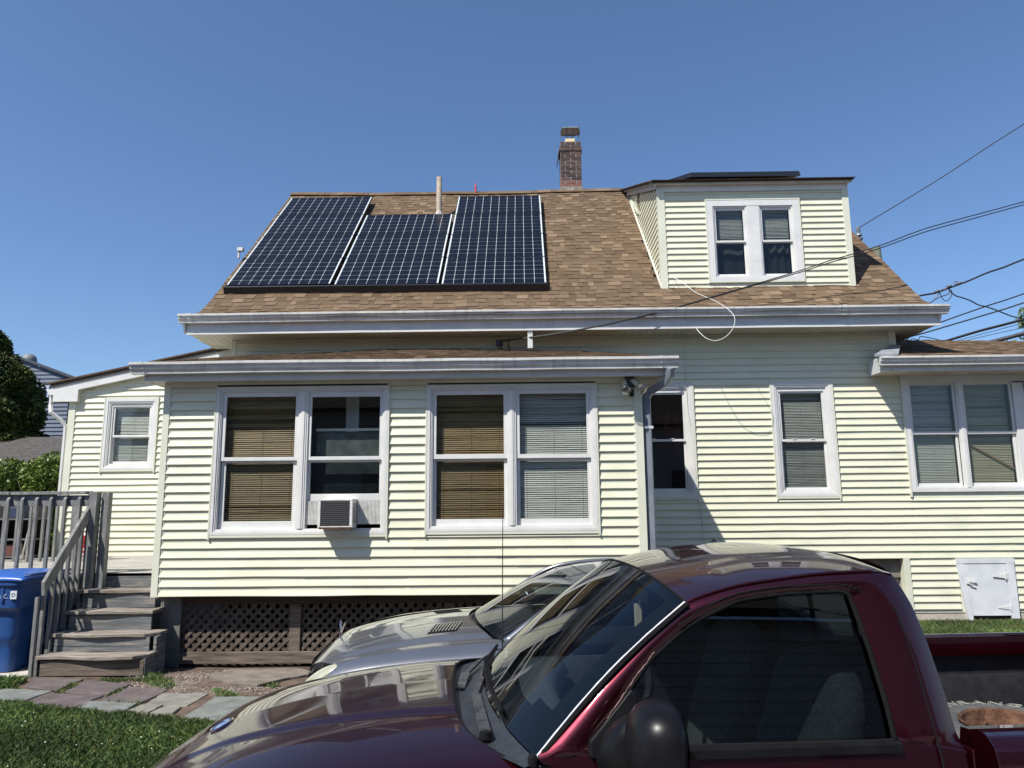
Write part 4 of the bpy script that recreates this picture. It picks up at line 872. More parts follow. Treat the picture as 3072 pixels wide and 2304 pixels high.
# panels lying on the dormer roof
pd = thing('solar_panel', (2.55, 12.2, 7.2), 'dark solar panel raised above the dormer roof, seen edge-on from below', 'solar panel')
zz = lambda y: dtop(y)+.16
m = MB(); m.hexa([(2.98, 12.12, zz(12.12)-.0), (4.88, 12.12, zz(12.12)-.01), (4.93, 14.2, zz(14.2)-.1), (2.60, 14.2, zz(14.2)-.1), (2.98, 12.12, zz(12.12)+.085), (4.86, 12.12, zz(12.12)+.08), (4.93, 14.2, zz(14.2)-.06), (2.60, 14.2, zz(14.2)-.06)])
obj('frame', m, panelframe, pd)
m = MB()
for x in (3.2, 3.9, 4.5): m.box(x, x+.04, 12.25, 12.3, dtop(12.25)+.05, zz(12.25)); m.box(x-.06, x+.1, 12.2, 12.35, dtop(12.2)+.05, dtop(12.3)+.075)
obj('mounting_foot', m, blackm, pd); obj('hanging_wire', MB().tube(spl([(3.9, 12.15, 7.28), (4.0, 12.13, 7.22), (4.05, 12.13, 7.24), (4.12, 12.13, 7.21), (4.2, 12.14, 7.27)], 16), .006, 5), cablem, pd)
# ---------------------------------------------------------------- lattice skirt under the porch
YL = 8.38
lat = thing('porch_lattice', (-2, YL, 0), 'dark brown wooden lattice skirting with posts under the enclosed porch', 'lattice')
m = MB().box(-3.80, 1.3, YL-.045, YL-.01, -.03, .095); obj('bottom_board', m, woodb, lat, bevel=.003)
obj('top_board', MB().box(-3.80, 1.3, YL-.03, YL+.0, .60, .71), M('dark_board', (.05, .03, .022), (.09, .06, .045), 6, (.6, 2, 8), .85), lat)
for x in (-2.60, -.9, .6): obj('post', MB().box(x, x+.12, YL-.04, YL+.05, .095, .60), woodb, lat, bevel=.003)
obj('corner_board', MB().box(-3.99, -3.80, YL-.065, YL-.03, -.06, .70), M('grey_board', (.10, .105, .10), (.17, .17, .155), 4, (2, 2, 1), .8, bump=.2), lat, bevel=.003)
obj('corner_board', MB().box(-4.03, -3.992, YL-.065, YL+.2, -.06, .70), M('grey_board', (.20, .21, .20)), lat, bevel=.003)
lw = M('lattice_wood', (.055, .040, .031), (.11, .085, .068), 9, (1, 1, 1), .85, bump=.2)
def clipseg(x0, z0, dx, dz, bx0, bx1, bz0, bz1):
    t0, t1 = -50, 50
    for p, d, lo, hi in ((x0, dx, bx0, bx1), (z0, dz, bz0, bz1)):
        a, b = (lo-p)/d, (hi-p)/d; t0 = max(t0, min(a, b)); t1 = min(t1, max(a, b))
    return (t0, t1) if t1-t0 > .03 else None
for bx0, bx1 in ((-3.80, -2.60), (-2.48, -.9), (-.78, .6)):
    for sg_, yy_ in ((1, YL-.012), (-1, YL-.004)):
        k = -12
        while k < 40:
            x0 = bx0+k*.105; q = clipseg(x0, .095, .7071, .7071*sg_, bx0, bx1, .095, .60); k += 1
            if not q: continue
            a, b = q
            pa = (x0+.7071*a, yy_, .095+.7071*sg_*a); pb = (x0+.7071*b, yy_, .095+.7071*sg_*b)
            m = MB().bar(pa, pb, .036, .007, (0, 1, 0)); obj('lattice_slat', m, lw, lat)
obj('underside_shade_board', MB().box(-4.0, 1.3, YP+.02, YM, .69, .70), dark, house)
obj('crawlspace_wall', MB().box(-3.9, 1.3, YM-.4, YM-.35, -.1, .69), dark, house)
st_ = tag(obj('leaning_stick', MB().bar((-2.04, YL-.06, .24), (-1.97, YL-.06, .42), .025, .012), M('stick_pale', (.3, .26, .22), rough=.8)), 'pale broken stick leaning on the lattice behind the silver car', 'stick')
# ---------------------------------------------------------------- steps
steps = thing('wooden_steps', (-4.4, 8.0, 0), 'worn grey wooden steps of five risers leading up to the deck', 'steps')
TR = [(7.62, .195, -4.93, -3.82), (7.83, .375, -4.93, -3.84), (8.04, .575, -4.93, -3.98), (8.255, .77, -4.93, -4.06)]
zprev = 0.0
for i, (y, z, x0, x1) in enumerate(TR):
    dz = .018 if i == 1 else .0
    m = MB(); k = 10; w_ = .17 if i == 0 else .0
    # tread with slightly warped worn front edge
    def fn(a, b, top):
        x = x0+(x1-x0)*a; yy = y+(.30 if i < 3 else .3)*b+(.012*math.sin(a*7+i) if b == 0 else 0)-(0.03*a if b == 0 and i == 0 else 0)+(.08*a*0)
        return (x, yy+(.11*max(0, a-.93)/.07 if (i in (0, 1) and b == 0) else 0), z+(0 if top else -.036)+.004*math.sin(a*9+i*2)+(.006*math.sin(a*3.1)*dz*50)*0)
    tops = [fn(j/k, b, True) for j in range(k+1) for b in (0, 1)]; bots = [fn(j/k, b, False) for j in range(k+1) for b in (0, 1)]
    n2 = 2*(k+1); m.add(tops+bots, [(2*j, 2*j+2, 2*j+3, 2*j+1) for j in range(k)]+[(n2+2*j, n2+2*j+1, n2+2*j+3, n2+2*j+2) for j in range(k)]+[(2*j, n2+2*j, n2+2*j+2, 2*j+2) for j in range(k)]+[(2*j+1, 2*j+3, n2+2*j+3, n2+2*j+1) for j in range(k)]+[(0, 1, n2+1, n2), (2*k, n2+2*k, n2+2*k+1, 2*k+1)])
    obj('tread', m, woodt, steps, bevel=.006)
    rz0 = zprev; rz1 = z-.040
    if i == 1:
        obj('riser', MB().box(x0+.03, x1-.06, y+.025, y+.05, rz0+.002, rz0+.05), woodg, steps, bevel=.002); obj('riser', MB().box(x0+.03, x1-.06, y+.027, y+.05, rz0+.055, rz1), woodg, steps, bevel=.002)
    else: obj('riser', MB().box(x0+.04, x1-.02, y+.03, y+.055, rz0+.002, rz1-.006), woodb if i == 0 else woodg, steps, bevel=.002)
    zprev = z
obj('riser', MB().box(-4.9, -4.06, 8.50, 8.53, .775, .93), woodg, steps, bevel=.002)
for x0, x1 in ((-4.955, -4.925), (-3.86, -3.83)):
    m = MB(); pts = [(7.66, -.02)]
    prof = []
    for (y, z, _, _) in TR:
        if x0 > -4 and z > .5: break
        prof += [(y+.03, z-.038), (y+.26, z-.038)] if False else [(y+.035, z-.037)]
        nx = y+.21; prof += [(nx+.035, z-.037)]
    prof = [(7.66, -.03)]+prof+[(prof[-1][0], -.03)]
    m.prism(prof[::-1], x0, x1, 'x'); obj('stringer', m, woodg, steps)
gp = M('rail_wood', (.115, .118, .118), (.25, .24, .22), 6, (4, 4, .8), .8, bump=.4, bscale=25, c3=(.16, .163, .16), detail=8)
# ---------------------------------------------------------------- deck with rails
deck = thing('wooden_deck', (-6.2, 10, .9), 'weathered grey wooden deck with plank railing in front of the rear wing', 'deck')
k = 0; y = 8.50
dk = M('deck_boards', (.20, .19, .17), (.42, .40, .36), 5, (.6, 5, 5), .85, bump=.4, bscale=25, detail=8)
while y < YW-.02:
    obj('plank', MB().box(-9.5+random.uniform(-.02, .02), -4.02, y, min(y+.134, YW-.028), .893, .93+random.uniform(-.002, .002)), dk, deck, bevel=.004); y += .14
obj('rim_joist', MB().box(-9.5, -4.93, 8.52, 8.56, .70, .892), woodg, deck)
mb = MB().box(-9.5, -9.46, 8.5, YW, .0, .89); mb.box(-9.4, -4.96, 8.9, 8.94, .0, .7); obj('deck_skirt', mb, M('dark_deck_board', (.06, .055, .05), rough=.9), deck)  # evenly dark boards closing the space below the deck
obj('post', MB().box(-4.965, -4.865, 8.36, 8.455, .70, 1.84), gp, deck, bevel=.004); obj('post', MB().box(-4.845, -4.76, 8.42, 8.50, .55, 1.835), gp, deck, bevel=.004)
obj('top_rail', MB().hexa([(-9.5, 8.37, 1.69), (-4.97, 8.37, 1.685), (-4.97, 8.41, 1.685), (-9.5, 8.41, 1.69), (-9.5, 8.37, 1.815), (-4.97, 8.37, 1.808), (-4.97, 8.41, 1.808), (-9.5, 8.41, 1.815)]), gp, deck, bevel=.004)
for a, b in ((-9.5, -5.86), (-5.85, -4.975)):
    obj('cap_board', MB().hexa([(a, 8.33, 1.815), (b, 8.33, 1.818), (b, 8.47, 1.818), (a, 8.47, 1.815), (a, 8.33, 1.85), (b, 8.33, 1.853), (b, 8.47, 1.853), (a, 8.47, 1.85)]), gp, deck, bevel=.004)
x = -5.07
while x > -9.4:
    b = .0; y0 = 8.325
    m = MB().hexa([(x, y0, .80), (x+.034, y0, .80), (x+.034, y0+.034, .80), (x, y0+.034, .80), (x+.004, y0, 1.765), (x+.038, y0, 1.765), (x+.038, y0+.034, 1.80), (x+.004, y0+.034, 1.80)])
    obj('baluster', m, gp, deck, bevel=.003); x -= .163
# second railing along the left far edge of the deck, in front of the wing corner
x = -7.0
obj('top_rail', MB().box(-9.5, -6.3, 10.42, 10.46, 1.72, 1.80), gp, deck)
x = -6.62
while x > -9.4:
    obj('baluster', MB().box(x, x+.034, 10.385, 10.42, .93, 1.78), gp, deck, bevel=.003); x -= .185
obj('post', MB().box(-6.40, -6.30, 10.40, 10.49, .93, 1.84), gp, deck, bevel=.004)
# stair rail
obj('handrail', MB().hexa([(-4.975, 7.70, .775), (-4.935, 7.70, .775), (-4.935, 8.42, 1.565), (-4.975, 8.42, 1.565), (-4.975, 7.68, .915), (-4.935, 7.68, .915), (-4.935, 8.40, 1.72), (-4.975, 8.40, 1.72)]), gp, deck, bevel=.004)
for k, y in enumerate((7.66, 7.76, 7.89, 8.0, 8.12, 8.23, 8.32)):
    zt_ = .86+(y-7.70)*1.115-.05; zb_ = -.01 if k == 0 else max(.0, (y-7.62)*.9-.02)
    zb_ = [-.01, .15, .16, .36, .38, .56, .60][k]
    obj('baluster', MB().box(-5.012, -4.977, y, y+.036, zb_, zt_), gp, deck, bevel=.003)
# bits on the deck
bt = thing('glass_bottle', (-6.98, 10.3, .93), 'clear glass bottle with a white label standing on the deck behind the railing', 'bottle')
obj('body', MB().lathe([(.001, .93), (.045, .93), (.048, .95), (.048, 1.05), (.040, 1.09), (.018, 1.13), (.015, 1.19), (.017, 1.2), (.001, 1.2)], (-6.98, 10.25, 0), n=18), GLASS('bottle_glass', (.85, .88, .86), .08, .02), bt, smooth='auto')
obj('paper_label', MB().lathe([(.0487, .985), (.0487, 1.035)], (-6.98, 10.25, 0), n=18), M('paper', (.7, .7, .68), rough=.8), bt)
pb = thing('snack_bag', (-6.35, 11.0, .93), 'crumpled red and white bag on the deck behind the newel post', 'bag')
def bagf(a, b): return (-6.70+.26*a+.01*math.sin(b*9), 11.1+.05*math.cos(a*7+b*3)*math.sin(b*3.1)+(.05*math.sin(a*3.14)), .93+.34*b+.01*math.sin(a*9))
obj('bag_front', MB().grid(bagf, 12, 12), M('red_print_bag', (.50, .02, .03), (.72, .72, .70), 9, rough=.4, contrast=(.47, .53)), pb, smooth=True, solid=.03)
# dark plastic shelving behind the railing
shf = thing('storage_shelf', (-8.2, 11.0, .93), 'dark cluttered storage shelf behind the deck railing at the far left', 'shelf')
for z in (.95, 1.2, 1.5): obj('shelf_board', MB().box(-9.45, -7.4, 11.0, 11.5, z, z+.02), M('shelf_grey', (.12, .12, .11), rough=.7), shf)
for x in (-9.4, -8.7, -8.0, -7.45): obj('upright', MB().bar((x, 11.0, .93), (x+.12, 11.0, 1.7), .02, .02), M('shelf_white', (.35, .35, .33), rough=.6), shf)
obj('back_panel', MB().box(-9.5, -7.38, 11.5, 11.52, .93, 1.78), dark, shf)
for x, z, c_ in ((-8.9, 1.22, (.25, .22, .08)), (-8.3, 1.22, (.04, .04, .05)), (-7.9, .97, (.12, .04, .03)), (-7.8, 1.52, (.02, .035, .07)), (-8.7, .97, (.05, .06, .05))):
    o = tag(obj('storage_box', MB().box(x, x+.28, 11.05, 11.35, z, z+.17), M('box_%d' % int(x*-10), c_, rough=.6), bevel=.01), 'small %s box on the shelf behind the railing' % {(.25, .22, .08): 'yellowish', (.04, .04, .05): 'black', (.12, .04, .03): 'reddish brown', (.02, .035, .07): 'dark navy', (.05, .06, .05): 'dark green'}[c_], 'box')
# ---------------------------------------------------------------- recycling bin
bl = M('blue_bin_plastic', (.012, .055, .19), (.018, .070, .23), 6, rough=.42, bump=.1, bscale=60)
bn = thing('recycling_bin', (-5.62, 7.95, .01), 'big blue wheeled recycling bin with closed lid left of the steps', 'bin')
def bx_(z): return itp(z, [0, .30, .34, .62, .66, .93], [.20, .225, .25, .265, .31, .325])
cx_, cy_ = -5.46, 7.98
def binf(a, b):
    z = .02+.91*b; r = bx_(z); an = a*6.28318; c, s_ = math.cos(an), math.sin(an); e = .28
    px = math.copysign(abs(c)**e, c); py = math.copysign(abs(s_)**e, s_); return (cx_+px*r*1.03, cy_+py*r*1.15, z)
obj('body', MB().grid(binf, 64, 24), bl, bn, smooth='auto')
def ring(z0, z1, ex, mt, nm, bev=.008):
    mb = MB(); vs = []; K = 48
    for z in (z0, z1):
        for k in range(K):
            an = k/K*6.28318; c, s_ = math.cos(an), math.sin(an); e = .25; vs.append((cx_+math.copysign(abs(c)**e, c)*(.325*1.03+ex), cy_+math.copysign(abs(s_)**e, s_)*(.325*1.15+ex), z))
    mb.add(vs, [(k, (k+1) % K, (k+1) % K+K, k+K) for k in range(K)]+[tuple(range(K))[::-1], tuple(range(K, 2*K))]); return obj(nm, mb, mt, bn, bevel=bev)
ring(.885, .935, .018, bl, 'rim')
def lidf(a, b):
    x = (a-.5)*2; y = (b-.5)*2; e = max(abs(x), abs(y)); return (cx_+x*.372, cy_+y*.408, .945+.06*(1-abs(x)**4)*(1-abs(y)**4)+(.016 if e < .98 else 0)-.0)
obj('lid', MB().grid(lidf, 24, 24), M('blue_lid_plastic', (.02, .085, .33), (.028, .105, .38), 6, rough=.35, bump=.1, bscale=60), bn, smooth=True, solid=.02)
obj('lid_handle', MB().tube([(cx_+.35, cy_-.36, .985), (cx_+.40, cy_-.36, .99), (cx_+.40, cy_+.36, .99), (cx_+.35, cy_+.36, .985)], .014, 8), bl, bn)
for x in (-.14, .13): obj('body_rib', MB().box(cx_+x, cx_+x+.03, cy_-.378, cy_-.35, .72, .885), bl, bn, bevel=.008)
for sg_ in (-1, 1): obj('wheel', MB().lathe([(.001, -.03), (.10, -.03), (.11, -.02), (.11, .02), (.10, .03), (.001, .03)], (cx_+sg_*.24, cy_+.30, .12), 'x', n=20), blackp, bn, smooth='auto')
def text(s_, size, mtx, mat, parent, name='lettering', world=True, shear=0, outline=None, ext=.0006):
    cu = bpy.data.curves.new(name, 'FONT'); cu.body = s_; cu.size = size; cu.extrude = ext; cu.align_x = 'CENTER'; cu.align_y = 'CENTER'; cu.shear = shear; cu.resolution_u = 3
    if outline: cu.fill_mode = 'NONE'; cu.bevel_depth = outline; cu.extrude = 0; cu.bevel_resolution = 0
    cu.materials.append(mat); tmp = bpy.data.objects.new(name, cu); COL.objects.link(tmp); bpy.context.view_layer.update()
    me = bpy.data.meshes.new_from_object(tmp.evaluated_get(bpy.context.evaluated_depsgraph_get())); bpy.data.objects.remove(tmp)
    o = bpy.data.objects.new(name, me); o.matrix_basis = mtx; put(o, parent, world); return o
pw_ = M('faded_print', (.35, .42, .55), rough=.6); FR = lambda x, y, z: Matrix.Translation((x, y, z)) @ Matrix.Rotation(math.pi/2, 4, 'X')
yb = cy_-.325*1.15-.006
text('Toter', .075, FR(cx_+.09, cy_-.372, .775) @ Matrix.Rotation(R(12), 4, 'Z'), pw_, bn, shear=.5); text('THE', .022, FR(cx_+.02, cy_-.372, .81), pw_, bn); text('COMPANY', .016, FR(cx_+.165, cy_-.371, .765), pw_, bn)
rc = MB().box(cx_+.225, cx_+.290, cy_-.371, cy_-.360, .755, .835); obj('recycling_label', rc, M('label_white', (.55, .58, .6), rough=.6), bn)
m = MB()
for k in range(3):
    a = R(90+120*k); b = R(90+120*k+85); p0 = Vector((cx_+.258, cy_-.3725, .796))
    m.bar(p0+Vector((math.cos(a)*.020, 0, math.sin(a)*.020)), p0+Vector((math.cos(b)*.020, 0, math.sin(b)*.020)), .007, .001, (0, 1, 0))
obj('recycling_mark', m, blackp, bn)
b2 = thing('blue_crate', (-5.3, 8.75, 0), 'second smaller blue bin half hidden behind the stair balusters', 'bin')
obj('body', MB().hexa([(-5.75, 8.55, .01), (-5.30, 8.55, .01), (-5.30, 8.85, .01), (-5.75, 8.85, .01), (-5.78, 8.52, .60), (-5.20, 8.52, .60), (-5.20, 8.88, .60), (-5.78, 8.88, .60)]), M('dark_blue_plastic', (.012, .02, .12), rough=.5), b2, bevel=.02)
obj('lid', MB().box(-5.8, -5.17, 8.50, 8.885, .60, .64), bl, b2, bevel=.01)
# ---------------------------------------------------------------- left background
nb = thing('grey_house', (-15, 22, 0), 'blue-grey sided neighbouring house with a small square window behind the evergreen', 'house')
gs = M('blue_grey_siding', (.075, .10, .15), (.09, .12, .18), 3, rough=.6)
Yn = 22
def nbtop(x): return 6.40-(x+15.9)*.375
m = MB(); m.prism([(-24, 0), (-13.93, 0), (-13.93, nbtop(-13.93)), (-15.9, 6.3), (-24, 9.3)][::-1], Yn+.05, Yn+.3, 'y'); m.box(-24, -14.2, Yn+.3, Yn+8, 0, 5.0); nbw = obj('wall', m, gs, nb)
z = .0; k = 0
while z < 8:
    xr = min(-13.93, -15.9+(6.4-z-.05)/.375)
    for a, b, lo, hi in free(-18, xr, z, z+.125, [(-15.12, -14.56, 4.90, 5.38)]): obj('siding_board', board(a, b, lo, hi, Yn, .022, 0), gs, nbw)
    z += .125
m = MB(); frame(m, -15.14, -14.54, 4.88, 5.40, .07, Yn-.04, Yn+.02); wn_ = obj('window', m, M('bluish_white_trim', (.35, .42, .55), rough=.5), nb); obj('pane', MB().box(-15.07, -14.61, Yn-.01, Yn+.01, 4.95, 5.33), M('dark_pane', (.04, .055, .09), rough=.15), nb)
m = MB(); m.prism([(-13.2, nbtop(-13.2)-.02), (-24, nbtop(-24)-.02), (-24, nbtop(-24)+.05), (-13.2, nbtop(-13.2)+.05)], Yn-.1, Yn+.3, 'y'); obj('roof', m, M('grey_flashing', (.05, .06, .08), rough=.9), nb)
obj('round_vent', MB().lathe([(.001, .17), (.08, .155), (.15, .115), (.20, .05), (.22, -.04), (.22, -.3)], (-15.45, Yn+.25, 6.30), n=18), M('dull_vent_metal', (.16, .17, .18), rough=.6), nb, smooth=True)
m = MB(); m.box(-13.9, -12.2, Yn+.5, Yn+.6, 0, 5.0); rh = thing('brick_house', (-13, 23, 0), 'sliver of an orange brick house with a dark railing beyond the wing downspout', 'house'); obj('wall', m, M('orange_brick', (.28, .12, .08), (.36, .17, .11), 20, rough=.9), rh)
m = MB()
for k in range(9): m.box(-13.85+k*.1, -13.83+k*.1, Yn+.3, Yn+.33, 3.4, 4.25)
m.box(-13.9, -12.9, Yn+.3, Yn+.34, 4.25, 4.3); m.box(-13.9, -12.9, Yn+.3, Yn+.34, 3.38, 3.42); obj('railing', m, blackm, rh)
m = MB(); m.box(-13.9, -12.6, Yn+.2, Yn+.5, 3.1, 3.38); obj('balcony_slab', m, M('dark_wood', (.10, .045, .03), rough=.8), rh)
gar = thing('low_shed', (-11.5, 16.5, 0), 'low shed with a dark grey shingled roof behind the hedge', 'shed')
obj('wall', MB().box(-16, -10.2, 16.3, 19, 0, 2.75), M('shed_wall', (.2, .18, .15), rough=.9), gar)
drs = M('dark_shingles', (.045, .04, .038), (.085, .078, .072), 14, (1, 1, 1), .95, bump=.4)
m = MB()
for k in range(9):
    y0 = 16.0+k*.14; z0 = 2.66+k*.075
    m.hexa([(-16, y0, z0), (-10.05, y0, z0-.02), (-10.05, y0+.16, z0+.06), (-16, y0+.16, z0+.09), (-16, y0, z0+.03), (-10.05, y0, z0+.01), (-10.05, y0+.16, z0+.09), (-16, y0+.16, z0+.115)])
rfs = obj('roof', m, drs, gar)
def leaf_cloud(name, centers, nper, size, mat_, parent=None, kind=None, elong=1.0, hang=0, outer=.0):
    V = []; C = []; tot = 0
    for (cx, cy, cz, rx, ry, rz) in centers:
        k = int(nper); u = rng.normal(size=(k, 3)); u /= np.linalg.norm(u, axis=1)[:, None]; r = (outer+(1-outer)*rng.random(k))**(1/2.2)
        cl_ = rng.normal(size=(14, 3)); cl_ /= np.linalg.norm(cl_, axis=1)[:, None]
        d = np.max(u @ cl_.T, axis=1); r *= .72+.32*np.clip((d-.6)/.4, 0, 1)
        p = u*r[:, None]*[rx, ry, rz]+[cx, cy, cz]
        a = rng.normal(size=(k, 3)); a /= np.linalg.norm(a, axis=1)[:, None]; a = a*.7+u*.5+np.array([0, 0, -hang]); a /= np.linalg.norm(a, axis=1)[:, None]
        b = np.cross(a, rng.normal(size=(k, 3))); b /= np.linalg.norm(b, axis=1)[:, None]
        s_ = size*rng.uniform(.6, 1.4, k)[:, None]
        q = np.stack([p-a*s_*elong*.5, p+b*s_*.38, p+a*s_*elong*.6, p-b*s_*.38], 1); V.append(q.reshape(-1, 3)); C.append(rng.uniform(.6, 1.35, k))
    V = np.concatenate(V); C = np.concatenate(C); n = len(C); me = bpy.data.meshes.new(name)
    me.vertices.add(n*4); me.vertices.foreach_set('co', V.reshape(-1)); me.loops.add(n*4); me.polygons.add(n); me.loops.foreach_set('vertex_index', np.arange(n*4))
    me.polygons.foreach_set('loop_start', np.arange(n)*4); me.polygons.foreach_set('loop_total', np.full(n, 4)); me.update()
    ca = me.color_attributes.new('tone', 'FLOAT_COLOR', 'POINT'); c = np.stack([C, C, C, np.ones(n)], 1); ca.data.foreach_set('color', np.repeat(c, 4, 0).reshape(-1))
    me.materials.append(mat_); o = bpy.data.objects.new(name, me); put(o, parent)
    if kind: o['kind'] = kind
    return o
ev = M('evergreen_spray', (.016, .030, .010), (.075, .095, .022), 1.8, rough=.7, tone=True, spec=.2)
tr_ = thing('evergreen_tree', (-13.4, 18, 0), 'dark bushy evergreen tree at the left edge in front of the blue-grey house', 'tree')
cs = [(-13.9, 18, 1.9, 2.3, 1.7, 1.6), (-13.6, 18, 3.1, 1.9, 1.5, 1.4), (-13.9, 18, 4.2, 1.8, 1.4, 1.3), (-14.1, 18, 5.1, 1.6, 1.2, 1.0), (-14.3, 18, 5.7, 1.2, 1, .8), (-12.6, 17.6, 3.9, .75, .7, .7), (-12.7, 17.6, 4.8, .6, .6, .6), (-12.3, 17.6, 3.1, .6, .6, .6), (-13.4, 17.6, 5.7, .5, .5, .45)]
leaf_cloud('crown', cs, 17000, .075, ev, tr_, elong=1.5, hang=.2, outer=.25)
m = MB().tube([(-13.9, 18, 0), (-13.95, 18, 2.5), (-14.1, 18, 5.6)], [.22, .16, .04], 9); m.tube([(-13.9, 18, 2.4), (-12.7, 17.7, 3.7)], [.07, .02], 6); m.tube([(-13.95, 18, 3.4), (-14.9, 18.2, 4.6)], [.07, .02], 6); obj('trunk', m, M('bark', (.06, .045, .035), (.11, .085, .065), 12, rough=.9, bump=.5), tr_)
hg = M('hedge_leaf', (.065, .11, .018), (.15, .21, .035), 2.2, rough=.5, tone=True, spec=.35)
hd = thing('hedge', (-9.6, 13.8, 0), 'unclipped green hedge rising behind the deck at the left', 'hedge')
cs = [(-9.0-i*.62+random.uniform(-.1, .1), 13.9+random.uniform(-.25, .25), zc+random.uniform(-.12, .12), .62, .7, .62) for i in range(6) for zc in (.6, 1.35, 2.05)]+[(-8.95, 13.8, 2.1, .35, .5, .38)]
leaf_cloud('foliage', cs, 8500, .042, hg, hd, elong=1.3, outer=.3)
m = MB()
for i in range(14):
    x = random.uniform(-11.2, -8.8); m.tube([(x, 13.9, 0), (x+random.uniform(-.2, .2), 13.8, 1.2), (x+random.uniform(-.4, .4), 13.6+random.uniform(-.3, .2), random.uniform(2, 2.75))], [.03, .018, .005], 5)
for a, b in (((-10.0, 13.15, 2.0), (-9.55, 13.12, 2.3)), ((-9.1, 13.1, 2.2), (-8.9, 13.12, 1.75)), ((-9.9, 13.1, 1.95), (-9.45, 13.05, 2.22))): m.tube([a, b], .006, 4)
obj('branches', m, M('twigs', (.16, .13, .08), rough=.9), hd)
# ---------------------------------------------------------------- utility lines on the right
def wire(pts, r, label, cat='wire', mat_=None, n=40, grp=None):
    return tag(obj('utility_wire', MB().tube(spl(pts, n), r, 6), mat_ or cablem), label, cat, grp)
pl = thing('utility_pole', (11.3, 22.3, 0), 'green-grey utility pole top just showing over the right roof slope with a glass insulator', 'utility pole')
obj('pole', MB().lathe([(.001, 9.62), (.14, 9.60), (.15, 9.3), (.17, 0)], (11.2, 22.4, 0), n=14), M('treated_pole', (.11, .13, .09), (.20, .21, .16), 9, rough=.9), pl, smooth='auto')
obj('crossarm', MB().box(10.35, 11.2, 22.2, 22.32, 8.6, 8.75), M('crossarm_wood', (.12, .12, .09), rough=.9), pl)
obj('insulator', MB().lathe([(.04, 8.7), (.04, 9.72), (.11, 9.75), (.12, 9.80), (.05, 9.83), (.05, 9.86), (.11, 9.89), (.10, 9.93), (.05, 9.96), (.05, 10.02), (.07, 10.06), (.06, 10.18), (.001, 10.20)], (10.56, 22.1, 0), n=16), M('insulator_glass', (.16, .18, .20), rough=.25), pl, smooth='auto')
wire([(10.56, 22.1, 10.14), (13.2, 22, 11.7), (16.06, 22, 13.51), (22, 22, 17)], .016, 'single thin overhead wire running up to the right from the insulator')
wire([(10.2, 20, 7.15), (11.1, 20, 7.33), (11.56, 20, 7.41), (11.98, 20, 7.56), (12.46, 20, 7.73), (13.04, 20, 7.97), (13.57, 20, 8.14), (14.1, 20, 8.35), (19, 20, 10.2)], .027, 'thick twisted cable carrying the splice connectors beside the right roof corner')
wire([(10.9, 20, 6.9), (11.37, 20, 7.13), (11.64, 20, 7.28), (11.9, 20, 7.38), (11.94, 20, 7.54)], .014, 'short tap wire dropping from the splice to behind the roof corner')
wire([(11.65, 20, 7.45), (11.72, 20, 7.24), (11.81, 20, 7.17), (11.9, 20, 7.22), (11.96, 20, 7.3), (12.0, 20, 7.5)], .011, 'drooping loop of loose wire below the splice')
wire([(11.9, 20, 7.55), (12.05, 20, 7.34), (12.26, 20, 7.26), (12.48, 20, 7.17), (12.7, 20, 7.04), (12.9, 20, 6.99), (13.18, 20, 6.88), (13.44, 20, 6.76), (13.66, 20, 6.68), (13.86, 20, 6.63)], .017, 'wavy wire descending right from the splice across the other lines')
sp_ = MB()
for x, z in ((11.58, 7.44), (11.80, 7.50), (11.92, 7.58), (12.2, 7.66)): sp_.tube([(x-.06, 19.98, z-.02), (x+.06, 19.98, z+.03)], .035, 7)
sp_.tube(spl([(12.1, 20, 7.62), (12.08, 20, 7.70), (12.15, 20, 7.73), (12.22, 20, 7.68)], 12), .012, 5); sp_.tube([(11.48, 20, 7.23), (11.66, 20, 7.40)], .014, 5)
tag(obj('splice_connectors', sp_, M('grey_connector', (.12, .12, .13), rough=.5)), 'cluster of grey splice connectors on the thick twisted cable', 'connector')
wire([(11.2, 22, 6.5), (12.66, 22, 7.02), (14.19, 22, 7.54), (15.38, 22, 7.92), (20, 22, 9.5)], .022, 'upper of the two parallel medium wires right of the gutter end')
wire([(9.9, 20, 5.8), (10.54, 20, 6.04), (10.72, 20, 6.16), (11.07, 20, 6.25), (12.02, 20, 6.52), (13.2, 20, 6.86), (13.95, 20, 7.09), (19, 20, 8.7)], .021, 'lower of the two parallel medium wires right of the gutter end')
wire([(9, 18, 5.16), (10.28, 18, 5.52), (11.35, 18, 5.83), (12.5, 18, 6.12), (17, 18, 7.3)], .036, 'thick black cable rising right just above the addition roof')
wire([(9, 18, 5.14), (10.46, 18, 5.51), (12.49, 18, 6.03), (17, 18, 7.2)], .008, 'upper hair-thin wire below the thick black cable')
wire([(9, 18, 5.1), (10.61, 18, 5.5), (12.48, 18, 5.91), (17, 18, 6.8)], .008, 'lower hair-thin wire below the thick black cable')
wire([(9, 17, 4.84), (10.59, 17, 5.24), (11.77, 17, 5.53), (16, 17, 6.6)], .055, 'thickest dark cable bundle at the right edge crossing the treetops', mat_=M('bundle_grey', (.03, .03, .035), (.09, .09, .10), 6, rough=.5))
wire([(8.5, 16, 5.0), (8.56, 16, 5.14), (8.61, 16, 5.21), (8.75, 16, 5.19), (8.84, 16, 5.26), (9.39, 16, 5.13), (9.75, 16, 5.04), (10.5, 16, 4.8)], .010, 'thin slack drop wire above the addition roof sloping down right')
